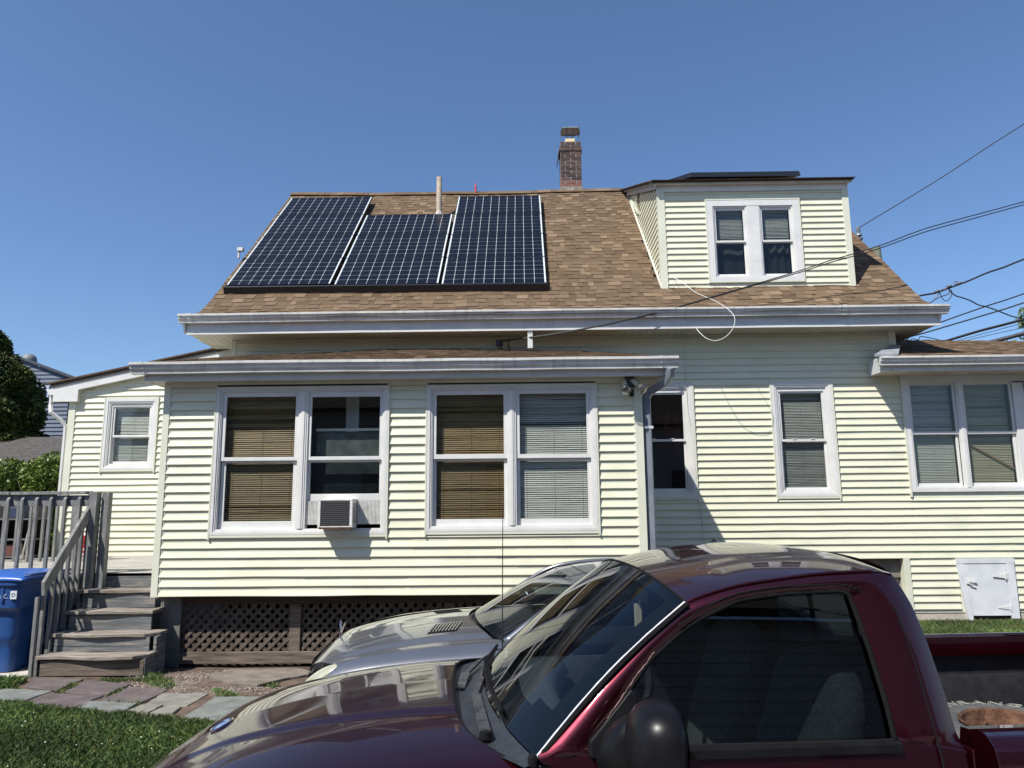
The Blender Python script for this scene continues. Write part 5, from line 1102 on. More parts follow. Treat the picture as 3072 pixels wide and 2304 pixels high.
svc = [(-0.339, 10.62, 4.062), (0.153, 10.4, 4.065), (0.628, 10.25, 4.098), (1.102, 10.2, 4.172), (1.487, 10.22, 4.256), (2.089, 10.35, 4.425), (3.141, 10.6, 4.776), (4.228, 10.8, 5.136), (4.667, 10.86, 5.293), (5.19, 10.92, 5.456), (5.624, 11.0, 5.608), (6.346, 11.2, 5.909), (6.933, 11.4, 6.119), (7.648, 11.65, 6.365), (8.586, 12.0, 6.694), (9.328, 12.3, 6.966)]+[(14, 13.6, 8.9)]
SVC1 = svc; SVC2 = [(x, y, z-(0.0 if x < 2.9 else min(.042, (x-2.9)*.012))-.01) for x, y, z in svc]
wire(SVC1, .0085, 'upper strand of the black service line crossing in front of the dormer', n=60)
wire(SVC2, .0085, 'lower strand of the black service line crossing in front of the dormer', n=60)
cl_ = MB(); cl_.tube([(-.31, 10.62, 4.06), (-.36, 10.84, 4.06)], .012, 6); cl_.tube(spl([(-.30, 10.6, 4.06), (-.33, 10.65, 3.98), (-.27, 10.68, 3.90), (-.20, 10.66, 3.94), (-.22, 10.62, 4.03), (-.15, 10.58, 4.07)], 24), .009, 6); cl_.tube(spl([(-.34, 10.66, 4.05), (-.36, 10.7, 3.95), (-.30, 10.72, 3.86), (-.24, 10.7, 3.88)], 20), .009, 6); cl_.box(-.40, -.30, 10.66, 10.74, 4.0, 4.08)
tag(obj('cable_anchor', cl_, blackm), 'black wire clamp and drip loops where the service line meets the house under the eave', 'clamp')
rt = thing('street_tree', (14.6, 21, 0), 'leafy branch tips of a green tree at the right edge above the addition roof', 'tree')
leaf_cloud('crown', [(13.10, 20.5, 5.75, .28, .3, .35), (13.55, 20.5, 5.7, .35, .3, .45), (14.75, 20.5, 6.0, .7, .7, .6), (14.5, 20.5, 6.75, .45, .4, .42), (15.5, 20.8, 5.8, 1.6, 1.2, 1.5)], 420, .11, M('tree_leaf', (.05, .085, .03), (.10, .15, .06), 3, rough=.6, tone=True), rt, elong=1.4)
m = MB().tube([(15.2, 21, 0), (15.2, 21, 3.4), (15.3, 20.8, 5.6)], [.25, .18, .05], 8)
for e in ((13.15, 20.5, 6.0), (13.6, 20.5, 6.1), (14.5, 20.5, 6.9)): m.tube([(15.2, 20.9, 4.2), (14.4, 20.7, 5.2), e], [.05, .03, .008], 5)
obj('trunk', m, M('bark', (.06, .045, .035)), rt)
# ---------------------------------------------------------------- house added behind the viewer so paint and glass have something to reflect
oh = thing('added_house_behind_viewer', (1, -6, 0), 'invented white sided house added behind the viewer, seen only as reflections in paint and glass', 'house')
ob_ = obj('wall', MB().box(-16, 13, -6.6, -6.3, -.2, 4.6), M('offwhite_siding', (.45, .46, .44), (.5, .5, .48), 3, rough=.6), oh)
for k in range(26):
    z = .2+k*.17; m = MB().prism([(-6.3, z), (-6.27, z), (-6.295, z+.17), (-6.3, z+.17)], -16, 13, 'x'); obj('siding_board', m, MATS['offwhite_siding'], ob_)
for x in (-5, -1.2, 2.4, 5.6): obj('window', MB().box(x, x+1.0, -6.28, -6.25, 1.2, 2.9), M('dark_pane', (.04, .055, .09)), oh)
obj('roof', MB().prism([(-6.0, 4.55), (-9.5, 7.4), (-9.5, 7.5), (-5.9, 4.65)][::-1], -16.4, 13.4, 'x'), drs, oh)
# ---------------------------------------------------------------- pickup
paint = M('maroon_paint', (.050, .0032, .0088), (.058, .0038, .010), 3, rough=.37, metal=.88, coat=1.0, coatr=.02, spec=.5)
dusty(paint)
seal = M('black_rubber', (.006, .006, .007), rough=.9, spec=.15)
tglass = GLASS('truck_glass', (.17, .20, .22), .02)
wsglass = GLASS('windshield_glass', (.55, .60, .60), .0)
truck = thing('pickup_truck', None, 'dark maroon regular cab pickup truck parked nearest, with a tyre in its open bed', 'pickup truck', mat=Matrix.Translation((-.2574, 2.9425, -.132)) @ Matrix.Rotation(R(5), 4, 'Z') @ Matrix.Scale(1.08, 4))
def tp(name, mb, mat_, parent=truck, **k):
    k.setdefault('world', parent is not truck)
    if parent is not truck: k['world'] = False
    return obj(name, mb, mat_, parent, **k)
def vside(w_):
    if w_ >= 1.0: return .74-.26*(w_-1.0)
    return sm(w_, [.15, .35, .6, .8, .93, 1.0], [.70, .745, .765, .765, .752, .74])
# side panels: ring between outer outline and window outline
OUT = [(.202, 1.012), (.286, 1.095), (.372, 1.178), (.506, 1.289), (.632, 1.376), (.793, 1.418), (1.021, 1.445), (1.20, 1.452), (1.262, 1.440), (1.300, 1.357), (1.320, 1.254), (1.334, 1.126), (1.342, 1.0), (1.342, .99), (.9, .99), (.5, .99), (.25, .99)]
INN = [(.335, 1.030), (.375, 1.070), (.43, 1.130), (.516, 1.229), (.640, 1.318), (.786, 1.378), (.921, 1.394), (1.08, 1.399), (1.114, 1.386), (1.128, 1.32), (1.142, 1.235), (1.156, 1.107), (1.158, 1.035), (1.150, 1.022), (.9, 1.022), (.6, 1.024), (.36, 1.026)]
def resample(P, per=5):
    out = []
    m = len(P)
    for i in range(m):
        a = P[(i-1) % m]; b = P[i]; c = P[(i+1) % m]; d = P[(i+2) % m]
        sharp = i in (3, 4) and False
        for k in range(per):
            t = k/per; f = lambda j: .5*((2*b[j])+(c[j]-a[j])*t+(2*a[j]-5*b[j]+4*c[j]-d[j])*t*t+(3*b[j]-a[j]-3*c[j]+d[j])*t**3)
            lin = lambda j: b[j]+(c[j]-b[j])*t
            q = .5; out.append((f(0)*q+lin(0)*(1-q), f(1)*q+lin(1)*(1-q)))
    return out
RO, RI = resample(OUT), resample(INN)
def side_patch(sg_):
    mb = MB(); K = len(RO); J = 6; vs = []
    for j in range(J+1):
        t = j/J
        for i in range(K):
            u_ = RO[i][0]*(1-t)+RI[i][0]*t; w_ = RO[i][1]*(1-t)+RI[i][1]*t
            bul = .011*math.sin(t*math.pi)*(1 if w_ > 1.02 else 0); edge = .016*max(0, 1-t*3)**1.5*(1 if RO[i][1] > 1.02 else 0)
            v_ = vside(w_)+bul-edge-.006*t*(RI[i][1] > 1.03)
            vs.append((u_, sg_*v_, w_))
    return mb.add(vs, [(j*K+i, j*K+(i+1) % K, (j+1)*K+(i+1) % K, (j+1)*K+i) for j in range(J) for i in range(K)])
for sg_ in (-1, 1):
    pn = tp('door_frame', side_patch(sg_), paint, smooth=True)
    K = len(RI)
    m = MB().tube([(p[0], sg_*(vside(p[1])-.006), p[1]) for p in RI+[RI[0]]], .0075, 6); tp('window_seal', m, seal, smooth=True)
    m = MB(); q = [(p[0], sg_*(vside(p[1])-.018), p[1]) for p in RI]; cpt = (sum(p[0] for p in q)/K, sg_*(vside(1.2)-.018+.004), sum(p[2] for p in q)/K)
    m.add(q+[cpt], [(i, (i+1) % K, K) for i in range(K)]); tp('door_window', m, tglass, smooth=False)
    # rear pillar seam and door top seam
    sm_ = [(1.206, 1.440), (1.232, 1.36), (1.249, 1.279), (1.259, 1.18), (1.264, 1.091), (1.271, .985), (1.274, .85), (1.25, .4)]
    tp('door_seam', MB().tube([(a, sg_*(vside(b)+.0065-(.012 if b > 1.42 else 0)), b) for a, b in sm_], .0035, 5), seal)
    tp('belt_moulding', MB().prism([(sg_*(.742), .998), (sg_*(.752), 1.000), (sg_*.752, 1.020), (sg_*.738, 1.026)], .36, 1.165, 'x'), blackp)
    dr_ = [(.60, 1.352), (.66, 1.385), (.793, 1.419), (.91, 1.434), (1.021, 1.446), (1.12, 1.451), (1.205, 1.452)]
    tp('drip_rail', MB().tube([(a, sg_*(vside(b)-.008), b) for a, b in spl([(x, z, 0) for x, z in dr_], 20) for _ in (0,)] if False else [(p.x, sg_*(vside(p.y)-.009), p.y) for p in spl([(x, z, 0) for x, z in dr_], 24)], .0045, 5), paint, smooth=True)
# loose black tape above the near door window
tape = [Vector((.60, 0, 1.318)), Vector((.66, 0, 1.352)), Vector((.735, 0, 1.385)), Vector((.80, 0, 1.402)), Vector((.9, 0, 1.414)), Vector((1.0, 0, 1.418)), Vector((1.08, 0, 1.420)), Vector((1.12, 0, 1.408)), Vector((1.145, 0, 1.410))]
tp('peeling_trim', MB().tube([(p.x, -(vside(p.z)+.010), p.z+random.uniform(-.0015, .0015)) for p in spl(tape, 60)], [.0012+.0025*random.random() for _ in range(61)], 4), seal)
tp('peeling_trim', MB().tube([(p.x, -(vside(p.z)+.010), p.z+random.uniform(-.003, .003)) for p in spl([Vector((.385, 0, 1.098)), Vector((.43, 0, 1.15)), Vector((.48, 0, 1.205)), Vector((.53, 0, 1.255))], 30)], [.0006+.0013*random.random() for _ in range(31)], 4), M('bare_metal_edge', (.16, .07, .07), rough=.6))
# windshield
def wsb(s_): return Vector((.203-.115*(1-abs(s_)**2.2), s_*.715, 1.003+.028*(1-s_*s_)))
def wst(s_): return Vector((.634-.034*(1-abs(s_)**2.2), s_*.640, 1.372+.064*(1-abs(s_)**2.4)))
def wsf(i, j, off=0):
    s_ = -1+2*i; p = wsb(s_).lerp(wst(s_), j); b = .018*math.sin(j*math.pi); return p+Vector((-.6, 0, .8))*(b+off)
tp('windshield', MB().grid(lambda i, j: wsf(i, j), 32, 16), wsglass, smooth=True)
frit = M('windshield_frit', (.006, .007, .009), rough=.5, spec=.2)
def fr_s(i, j): return not (i < 3 or i >= 37 or j < 4 and not (j >= 3 and 5 < i < 34) or j >= 19)
tp('windshield_frit', MB().grid(lambda i, j: wsf(i, j, -.007), 40, 20, skip=fr_s), frit, smooth=True)
m = MB().tube([wsf(0, j/24)+Vector((-.002, -.003, .005)) for j in range(25)], [.0036+.0012*random.random() for _ in range(25)], 6); tp('windshield_trim', m, M('white_bare_trim', (.55, .57, .60), rough=.5))
m = MB().tube([wsf(0, j/24)+Vector((.003, -.012, .003)) for j in range(25)], .008, 6); m.tube([wsf(1, j/24)+Vector((.003, .008, .003)) for j in range(25)], .008, 6); m.tube([wsf(i/24, 1)+Vector((.002, 0, .002)) for i in range(25)], .004, 5); tp('windshield_seal', m, seal)
# roof
def wcen(u_): return sm(u_, [.60, .77, .93, 1.13, 1.24, 1.30, 1.33], [1.436, 1.466, 1.489, 1.497, 1.490, 1.478, 1.462])
def wdr(u_): return sm(u_, [.634, .793, 1.021, 1.20, 1.262], [1.374, 1.418, 1.445, 1.452, 1.442])
def rooff(a, b):
    s_ = -1+2*b; t = 1-(1-a)
    f = wst(s_); ur = 1.262+.050*(1-abs(s_)**2.5); u_ = f.x+(ur-f.x)*t
    ue = .634+(1.262-.634)*t; zd = wdr(ue); zc = wcen(.60+(1.325-.60)*t); e = 2.4+.9*math.sin(t*3.14)
    z = zd+(zc-zd)*(1-abs(s_)**e); vd = vside(zd)-.010-.000
    rib = .0035*math.exp(-((abs(s_)-.62)/.05)**2)*min(1, max(0, (t-.12)*6))*min(1, max(0, (.93-t)*10))
    return (u_, s_*vd, z-rib)
tp('roof', MB().grid(rooff, 28, 40), paint, smooth=True)
# cab rear: corner wrap and panel with rear window
REAR = [(1.262, 1.440), (1.300, 1.357), (1.320, 1.254), (1.334, 1.126), (1.342, 1.0), (1.345, .80), (1.345, .45)]
def rearf(a, b):
    s_ = -1+2*b; t = a*6; i = min(int(t), 5); t -= i; u_ = REAR[i][0]*(1-t)+REAR[i+1][0]*t; w_ = REAR[i][1]*(1-t)+REAR[i+1][1]*t
    q = 1-abs(s_)**5; w2 = w_+.038*(1-abs(s_)**2.5)*max(0, 1-a*6); return (u_+.050*q*(1 if a > 0 else 1), s_*(vside(w_)-.016*(w_ > 1.0)), w2)
tp('cab_rear_panel', MB().grid(rearf, 24, 40, skip=lambda i, j: 2 <= i <= 12 and 6 <= j <= 33), paint, smooth=True)
tp('rear_window', MB().grid(lambda a, b: (rearf(a*.56+.07, .15+b*.70)[0]-.012, rearf(a*.56+.07, .15+b*.70)[1], rearf(a*.56+.07, .15+b*.70)[2]), 12, 20), tglass, smooth=True)
m = MB()
for b in (0.0, .33, .66, 1.0): m.tube([(rearf(a/10*.54+.08, .145+b*.71)[0]+.003, rearf(a/10*.54+.08, .145+b*.71)[1], rearf(a/10*.54+.08, .145+b*.71)[2]) for a in range(11)], .010, 6)
tp('rear_window_frame', m, seal)
# hood, fenders
WCU = [-1.30, -1.26, -1.15, -.986, -.826, -.655, -.315, -.03, .2]; WCW = [.44, .56, .70, .815, .908, .966, 1.026, 1.048, 1.055]
def wc(u_): return sm(u_, WCU, WCW)
def drop(a_): return sm(a_, [0, .25, .40, .5, .6, .68, .72, .745], [0, .007, .017, .029, .046, .066, .090, .15])
def HR(q): return sm(q, [0, .27, .40, .50, .60, .70, .74], [-.026, -.018, -.004, .022, .078, .165, .20])
def ridge(a_, t): 
    c = .34-.10*(1-t); return .007/(1+math.exp((a_-c)/.006))
def hoodf(a, b, vmax=.695):
    s_ = -1+2*b; v_ = s_*vmax*(1-.08*(1-a)**2); ur = HR(abs(s_)*.7); un = -1.295+.16*s_*s_
    tt = a**.9; u_ = un+(ur-un)*tt
    return (u_, v_, wc(u_+.05*s_*s_*(1-a))-drop(abs(v_))+ridge(abs(v_), a)-.007)
tp('hood', MB().grid(hoodf, 60, 96), paint, smooth=True)
for sg_ in (-1, 1):
    def fend(a, b):
        u0 = -1.135; u1 = .215; u_ = u0+(u1-u0)*a; v0 = .699*(1-.08*(1-a)**2); v1 = sm(u_, [-1.2, -1.0, -.6, .2], [.69, .725, .748, .748])
        if b < .4: v_ = v0+(v1-v0)*(b/.4); w_ = wc(u_+.05*(1-a))-drop(min(.745, v_*.745/v1 if v_ > .6 else v_))-.007
        else:
            t = (b-.4)/.6; wt = wc(u_+.05*(1-a))-drop(.745)-.007; w_ = wt+(.30-wt)*t; v_ = v1+.02*math.sin(min(1, t*1.6)*3.14)*.9
        return (u_, sg_*v_, w_)
    tp('fender', MB().grid(fend, 40, 30, skip=lambda i, j: (math.hypot(fend(i/40, j/30)[0]+.62, fend(i/40, j/30)[2]-.33) < .37)), paint, smooth=True)
    def dor(a, b):
        u_ = .217+(1.342-.217)*a; w_ = .99-.72*b; return (u_, sg_*vside(w_), w_)
    tp('door', MB().grid(dor, 20, 14), paint, smooth=True)
    tp('rocker', MB().box(-.2, 1.345, sg_*.70-.03, sg_*.70+.03, .20, .30), blackp)
    tp('door_handle', MB().box(1.10, 1.20, sg_*.772-.010, sg_*.772+.010, .84, .875), blackp, bevel=.006)
# cowl between hood and glass
def cowlf(a, b):
    s_ = -1+2*b; ur = HR(abs(s_)*.7); hz = wc(ur)-drop(.7*abs(s_)); p0 = Vector((ur+.002, s_*.700, hz-.022)); p1 = wsb(s_)+Vector((-.0, 0, -.006)); p0.y += .030*s_*abs(s_)**9; p0.z += .030*abs(s_)**9; q = p0.lerp(p1, a); q.z -= .012*math.sin(a*3.14)*(1-abs(s_)**6); return q
tp('cowl_panel', MB().grid(cowlf, 8, 32), M('grey_cowl_plastic', (.018, .021, .026), (.028, .032, .038), 30, rough=.5, bump=.2, bscale=200), smooth=True)
m = MB()
for a in np.linspace(0, 1, 40): pass
m.tube([Vector(hoodf(1, b))+Vector((.004, 0, -.006)) for b in np.linspace(0, 1, 41)], .006, 6); tp('hood_edge_seal', m, seal)
tp('corner_cap', MB().lathe([(.001, .008), (.012, .007), (.015, .0), (.015, -.02)], (.192, -.712, 1.006), n=16), blackp, smooth='auto')
WIP1 = [(.0, -.03, 1.014), (.025, .17, 1.026), (.08, .36, 1.034), (.165, .60, 1.034)]; WIP2 = [(.075, -.53, 1.012), (.055, -.134, 1.024), (.09, .10, 1.040), (.10, .20, 1.046)]
WB1 = spl([(.088, .05, 1.046), (.11, .3, 1.05), (.165, .62, 1.046)], 10); WB2 = spl([(.125, -.42, 1.042), (.098, -.1, 1.052), (.10, .26, 1.056)], 10)
wam = M('worn_black_metal', (.02, .02, .022), (.07, .07, .07), 16, rough=.5)
for arm, bl_ in ((WIP1, WB1), (WIP2, WB2)):
    m = MB().bar(arm[0], arm[1], .034, .012).bar(arm[1], arm[2], .018, .009).bar(arm[2], arm[3], .009, .007); tp('wiper_arm', m, wam, bevel=.002)
    m = MB().tube(bl_, .006, 6); m.bar(bl_[0], bl_[-1], .012, .004); tp('wiper_blade', m, seal)
    tp('wiper_pivot', MB().lathe([(.001, .012), (.016, .010), (.02, -.01)], arm[0], n=12), blackp)
m = MB().tube([(.185, .665, .99), (.190, .66, 1.02)], .016, 8); m.tube([(.190, .66, 1.02), (.196, .655, 1.66)], [.0028, .0016], 6); m.lathe([(.001, .004), (.004, 0), (.001, -.004)], (.196, .655, 1.662), n=8); tp('antenna', m, M('antenna_black', (.02, .02, .02), rough=.4))
# hood badge 
em = MB().hexa([Vector(hoodf(.40, .5-.035))+Vector((0, 0, .001)), Vector(hoodf(.40, .5+.035))+Vector((0, 0, .001)), Vector(hoodf(.455, .5+.03))+Vector((0, 0, .001)), Vector(hoodf(.455, .5-.03))+Vector((0, 0, .001)), Vector(hoodf(.40, .5-.035))+Vector((0, 0, .006)), Vector(hoodf(.40, .5+.035))+Vector((0, 0, .006)), Vector(hoodf(.455, .5+.03))+Vector((0, 0, .006)), Vector(hoodf(.455, .5-.03))+Vector((0, 0, .006))])
def bdg(a, b, h=0): 
    an = b*6.283; r = a; p = Vector((-.812+.032*r*math.cos(an), .058*r*math.sin(an), 0)); p.z = wc(p.x)-drop(abs(p.y))+.002+h; return p
m = MB().grid(lambda a, b: bdg(a, b, .005*(1-a**4)), 4, 24); bg_ = tp('hood_badge', m, M('badge_blue', (.02, .10, .38), rough=.25, coat=1), smooth=True)
tp('badge_rim', MB().tube([bdg(1, b/24, .003) for b in range(25)], .003, 5), M('chrome', (.75, .76, .78), rough=.08, metal=1), bg_)
# front end
m = MB(); m.box(-1.34, -1.20, -.66, .66, .62, .40) if False else None
m = MB().grid(lambda a, b: (-1.30+.13*(-1+2*b)**2, (-1+2*b)*.68, .30+(.47-.30)*a), 4, 20); tp('grille', MB().grid(lambda a, b: (-1.298+.14*(-1+2*b)**2, (-1+2*b)*.45, .46-.16*a), 6, 12), blackp)
tp('front_bumper', MB().grid(lambda a, b: (-1.36+.13*(-1+2*b)**2+.03*abs(a-.5), (-1+2*b)*.76, .30+.16*a), 6, 20), MATS['chrome'], smooth=True, solid=.02)
for sg_ in (-1, 1):
    tp('headlight', MB().hexa([(-1.17, sg_*.47-.10*(sg_ < 0), .46), (-1.17, sg_*.47+.10*(sg_ > 0)+.0, .46), (-1.05, sg_*.70, .46), (-1.05, sg_*.55, .46), (-1.15, sg_*.47-.10*(sg_ < 0), .60), (-1.15, sg_*.47+.10*(sg_ > 0), .60), (-1.03, sg_*.70, .60), (-1.03, sg_*.55, .60)]), bulbglass, bevel=.01)
# mirrors
def mirror(sg_):
    def mf(a, b):
        th_ = a*math.pi; ph = b*2*math.pi; e = .78
        sx = math.copysign(abs(math.cos(ph))**e, math.cos(ph)); sz = math.copysign(abs(math.sin(ph))**e, math.sin(ph)); r = math.sin(th_)**.60; c = -math.cos(th_)
        return (.490+.088*c*(1 if c < 0 else .45)+.012*sz*r, sg_*(.890+.112*sx*r), 1.078+.102*sz*r-.012*c)
    o = tp('mirror_housing', MB().grid(mf, 24, 32), blackp, smooth=True)
    tp('mirror_glass', MB().grid(lambda a, b: (.528, sg_*(.885+.085*math.cos(b*6.283)*a), 1.085+.078*math.sin(b*6.283)*a), 3, 24), MATS['chrome'], o)
    A_ = [(.30, .96), (.49, .95), (.49, 1.16), (.36, 1.09)]; B_ = [(.37, .97), (.56, .96), (.56, 1.16), (.40, 1.15)]
    m = MB().add([(u_, sg_*.742, w_) for u_, w_ in A_]+[(u_*.5+v_*.5-.012, sg_*.785, (w_+x_)/2-.006) for (u_, w_), (v_, x_) in zip(A_, B_)]+[(u_, sg_*.85, w_) for u_, w_ in B_], [(3, 2, 1, 0), (8, 9, 10, 11)]+[(k*4+i, k*4+(i+1) % 4, k*4+4+(i+1) % 4, k*4+4+i) for k in (0, 1) for i in range(4)])
    tp('mirror_arm', m, blackp, smooth=True, sub=3)
    q = [(.335, 1.012), (.338, 1.048), (.455, 1.165), (.468, 1.158), (.462, 1.02), (.44, .992)]
    m = MB(); m.add([(a, sg_*(vside(b)+.012), b) for a, b in q]+[(a+.006*(1 if a > .4 else -1), sg_*(vside(b)-.008), b) for a, b in q], [tuple(range(6)), (11, 10, 9, 8, 7, 6)]+[(i, i+6, (i+1) % 6+6, (i+1) % 6) for i in range(6)]); tp('mirror_sail', m, blackp, bevel=.003)
mirror(-1); mirror(1)
# interior
dk_ = M('dark_cabin_plastic', (.03, .032, .036), (.05, .05, .055), 20, rough=.7)
greyc = M('grey_cloth', (.14, .135, .13), (.23, .22, .21), 60, rough=.95, bump=.3)
m = MB().box(.24, 1.335, -.66, .66, .28, .34); m.box(.20, .24, -.68, .68, .30, .97); m.box(.22, 1.34, -.70, -.68, .3, .98); m.box(.22, 1.34, .68, .70, .3, .98); m.box(1.335, 1.34, -.68, .68, .3, .98); tp('cabin_shell', m, dk_)
tp('dashboard', MB().grid(lambda a, b: (wsb((-1+2*b)*.93).x+.035+.26*a, (-1+2*b)*(.62+.03*(1-a)), .975+.018*math.sin(a*2.6)-.06*max(0, a-.85)/.15-.05*max(0, .1-a)*10*.0+.012*math.exp(-((b-.27)/.12)**2)*(a > .5)), 12, 24), M('dashboard_vinyl', (.05, .058, .066), (.075, .082, .09), 20, rough=.6), smooth=True, solid=.06)
tp('headliner', MB().grid(lambda a, b: (rooff(a*.9+.05, b*.96+.02)[0], rooff(a*.9+.05, b*.96+.02)[1]*.97, rooff(a*.9+.05, b*.96+.02)[2]-.022), 8, 10), M('headliner', (.12, .12, .12), rough=.9), smooth=True)
def seatf(u0, u1, wd, yc, z0, z1, lean):
    def f(a, b):
        an = b*6.283; t = a; c, s_ = math.cos(an), math.sin(an); e = .5
        rr = (1-.25*max(0, t-.75)/.25)*(min(1, (1-t)*9+.02)**.5)*min(1, t*20+.02)
        th_ = .075+.015*math.sin(t*6); return ((u0+lean*t)+math.copysign(abs(c)**e, c)*th_*rr, yc+math.copysign(abs(s_)**e, s_)*wd*rr, z0+(z1-z0)*t)
    return MB().grid(f, 22, 28)
for yc in (-.34, .34):
    tp('seat_back', seatf(1.03, 0, .25, yc, .62, 1.19, .13), greyc, smooth=True); tp('seat_cushion', MB().grid(lambda a, b: (.62+.50*a, yc+.26*(-1+2*b), .62+.05*(1-(2*a-1)**4)*(1-(2*b-1)**4)), 12, 12), greyc, smooth=True, solid=.1)
def torus(c, Rr, r, rot, n1=32, n2=8):
    def f(a, b):
        p = Vector(((Rr+r*math.cos(b*6.283))*math.cos(a*6.283), (Rr+r*math.cos(b*6.283))*math.sin(a*6.283), r*math.sin(b*6.283))); return Vector(c)+rot @ p
    return MB().grid(f, n1, n2)
rot = Matrix.Rotation(R(-62), 3, 'Y')
sw_ = tp('steering_wheel', torus((.515, -.34, 1.0), .155, .013, rot), dk_, smooth=True)
m = MB(); 
for a in (R(90), R(-90), R(180)): m.bar(Vector((.515, -.34, 1.0)), Vector((.515, -.34, 1.0))+rot @ Vector((.15*math.cos(a), .15*math.sin(a), 0)), .035, .012)
m.tube([(.515, -.34, 1.0), (.40, -.34, .95)], [.05, .04], 12); tp('wheel_hub', m, dk_, sw_)
tp('rearview_mirror', MB().box(.665, .685, -.09, .09, 1.30, 1.345).tube([(.675, 0, 1.34), (.62, 0, 1.41)], .006, 6), blackp, bevel=.004)
hm = MB().tube(spl([(.66, .0, 1.31), (.65, .015, 1.24), (.66, .005, 1.19), (.655, .0, 1.15)], 12), .0035, 5); hm.box(.64, .66, -.012, .022, 1.20, 1.29); tp('hanging_charm', hm, M('pale_charm', (.45, .40, .28), rough=.7))
tp('sticker', MB().grid(lambda a, b: wsf(.80+.035*a, .77+.06*b, -.006), 3, 3), M('green_sticker', (.02, .30, .12), rough=.5))
tp('windshield_crack', MB().tube([wsf(x, y, .0015) for x, y in ((.30, .10), (.31, .2), (.36, .32), (.37, .42))], .0006, 4), M('crack', (.3, .3, .25), rough=.5))
# bed
lin = M('black_bed_liner', (.008, .008, .010), (.016, .016, .018), 20, rough=.55, bump=.1, bscale=90)
U0_, U1_ = 1.395, 3.0
for sg_ in (-1, 1):
    P = [(sg_*.69, 1.005), (sg_*.70, 1.028), (sg_*.72, 1.034), (sg_*.75, 1.030), (sg_*.775, 1.010), (sg_*.785, .97), (sg_*.782, .90), (sg_*.775, .7), (sg_*.765, .45), (sg_*.74, .30), (sg_*.70, .30), (sg_*.70, .99)]
    m = MB().prism(P, U0_, U1_, 'x'); bs = tp('bed_side', m, paint, bevel=.014)
    m = MB().prism([(sg_*.645, 1.000), (sg_*.652, 1.031), (sg_*.688, 1.034), (sg_*.70, 1.0), (sg_*.69, .95), (sg_*.648, .95)], U0_, U1_, 'x'); tp('bed_rail', m, paint, smooth='auto')
    P2 = [(sg_*.69, .95), (sg_*.69, .86), (sg_*.640, .86), (sg_*.625, .80), (sg_*.615, .70), (sg_*.60, .52), (sg_*.60, .48), (sg_*.72, .48), (sg_*.72, .95)]
    m = MB().prism(P2, U0_+.01, U1_, 'x'); tp('bed_liner', m, lin, smooth='auto')
m = MB().box(U0_, U1_, -.61, .61, .46, .49)
for k in range(12): m.box(U0_+.02, U1_, -.56+k*.098, -.52+k*.098, .49, .503)
tp('bed_floor', m, lin)
tp('bed_front_wall', MB().box(U0_-.005, U0_+.03, -.70, .70, .46, .985), paint, bevel=.005); tp('bed_front_liner', MB().box(U0_+.03, U0_+.045, -.65, .65, .49, .95), lin)
tp('tailgate', MB().box(U1_, U1_+.05, -.70, .70, .46, 1.02), paint, bevel=.008); tp('rear_bumper', MB().box(U1_+.08, U1_+.2, -.74, .74, .36, .50), MATS['chrome'], bevel=.02)
tp('stake_pocket', MB().box(2.55, 2.66, .655, .69, 1.0345, 1.0355), seal)
m = MB().hexa([(2.30, .60, .60), (2.50, .60, .60), (2.56, .62, .66), (2.26, .62, .66), (2.30, .64, .60), (2.50, .64, .60), (2.54, .645, .66), (2.28, .645, .66)]); tp('liner_recess', m, dark)
for sg_ in (-1, 1):
    for u_ in (-.62, 2.30):
        wl = tp('wheel', MB().lathe([(.19, -.10), (.30, -.105), (.325, -.09), (.335, -.05), (.335, .05), (.325, .09), (.30, .105), (.19, .10)], (0, 0, 0), 'y', n=40), M('tyre_rubber', (.018, .018, .019), (.03, .03, .03), 30, rough=.8), smooth='auto')
        wl.location = (u_, sg_*.66, .34-.005); tp('rim', MB().lathe([(.001, -.03), (.08, -.04), (.14, .02), (.185, .05), (.195, .07), (.195, -.07)], (0, 0, 0), 'y', n=32), steel, wl, smooth='auto')
        tp('wheel_arch', MB().lathe([(.37, -.12), (.37, .05)], (u_, sg_*.62, .33), 'y', n=32), seal)
tp('chassis', MB().box(-1.1, 2.95, -.40, .40, .26, .40), seal); tp('axle', MB().tube([(-.62, -.6, .34), (-.62, .6, .34)], .04, 8).tube([(2.30, -.6, .34), (2.30, .6, .34)], .05, 8), seal)
# spare tyre in the bed (a thing of its own)
TRM = truck.matrix_basis
sp = thing('spare_tyre', None, 'old tyre on a rusty wheel lying flat in the pickup bed', 'tyre', mat=TRM @ Matrix.Translation((2.27, .315, .503)) @ Matrix.Rotation(R(2), 4, 'X'))
obj('tyre', MB().lathe([(.195, .232), (.21, .245), (.25, .252), (.30, .244), (.325, .225), (.338, .19), (.338, .06), (.325, .025), (.30, .0), (.22, .0), (.195, .02)], n=64), M('dusty_tyre', (.05, .052, .052), (.085, .087, .085), 22, rough=.8, bump=.2), sp, world=False, smooth='auto')
obj('rim', MB().lathe([(.192, .235), (.200, .246), (.196, .252), (.186, .246), (.178, .215), (.172, .20), (.165, .17), (.15, .115), (.13, .10), (.09, .095), (.05, .10), (.001, .10)], n=48), rust, sp, world=False, smooth='auto')
obj('valve_stem', MB().tube([(-.02, .14, .17), (-.022, .13, .205)], [.008, .006], 8), seal, sp, world=False)
obj('rim_balance_strip', MB().tube([(.197*math.cos(a), .197*math.sin(a), .254) for a in np.linspace(R(205), R(285), 20)], .0018, 4), M('bright_rim_edge', (.6, .6, .56), rough=.4), sp, world=False)
lm = M('raised_letter', (.26, .26, .23), rough=.7)
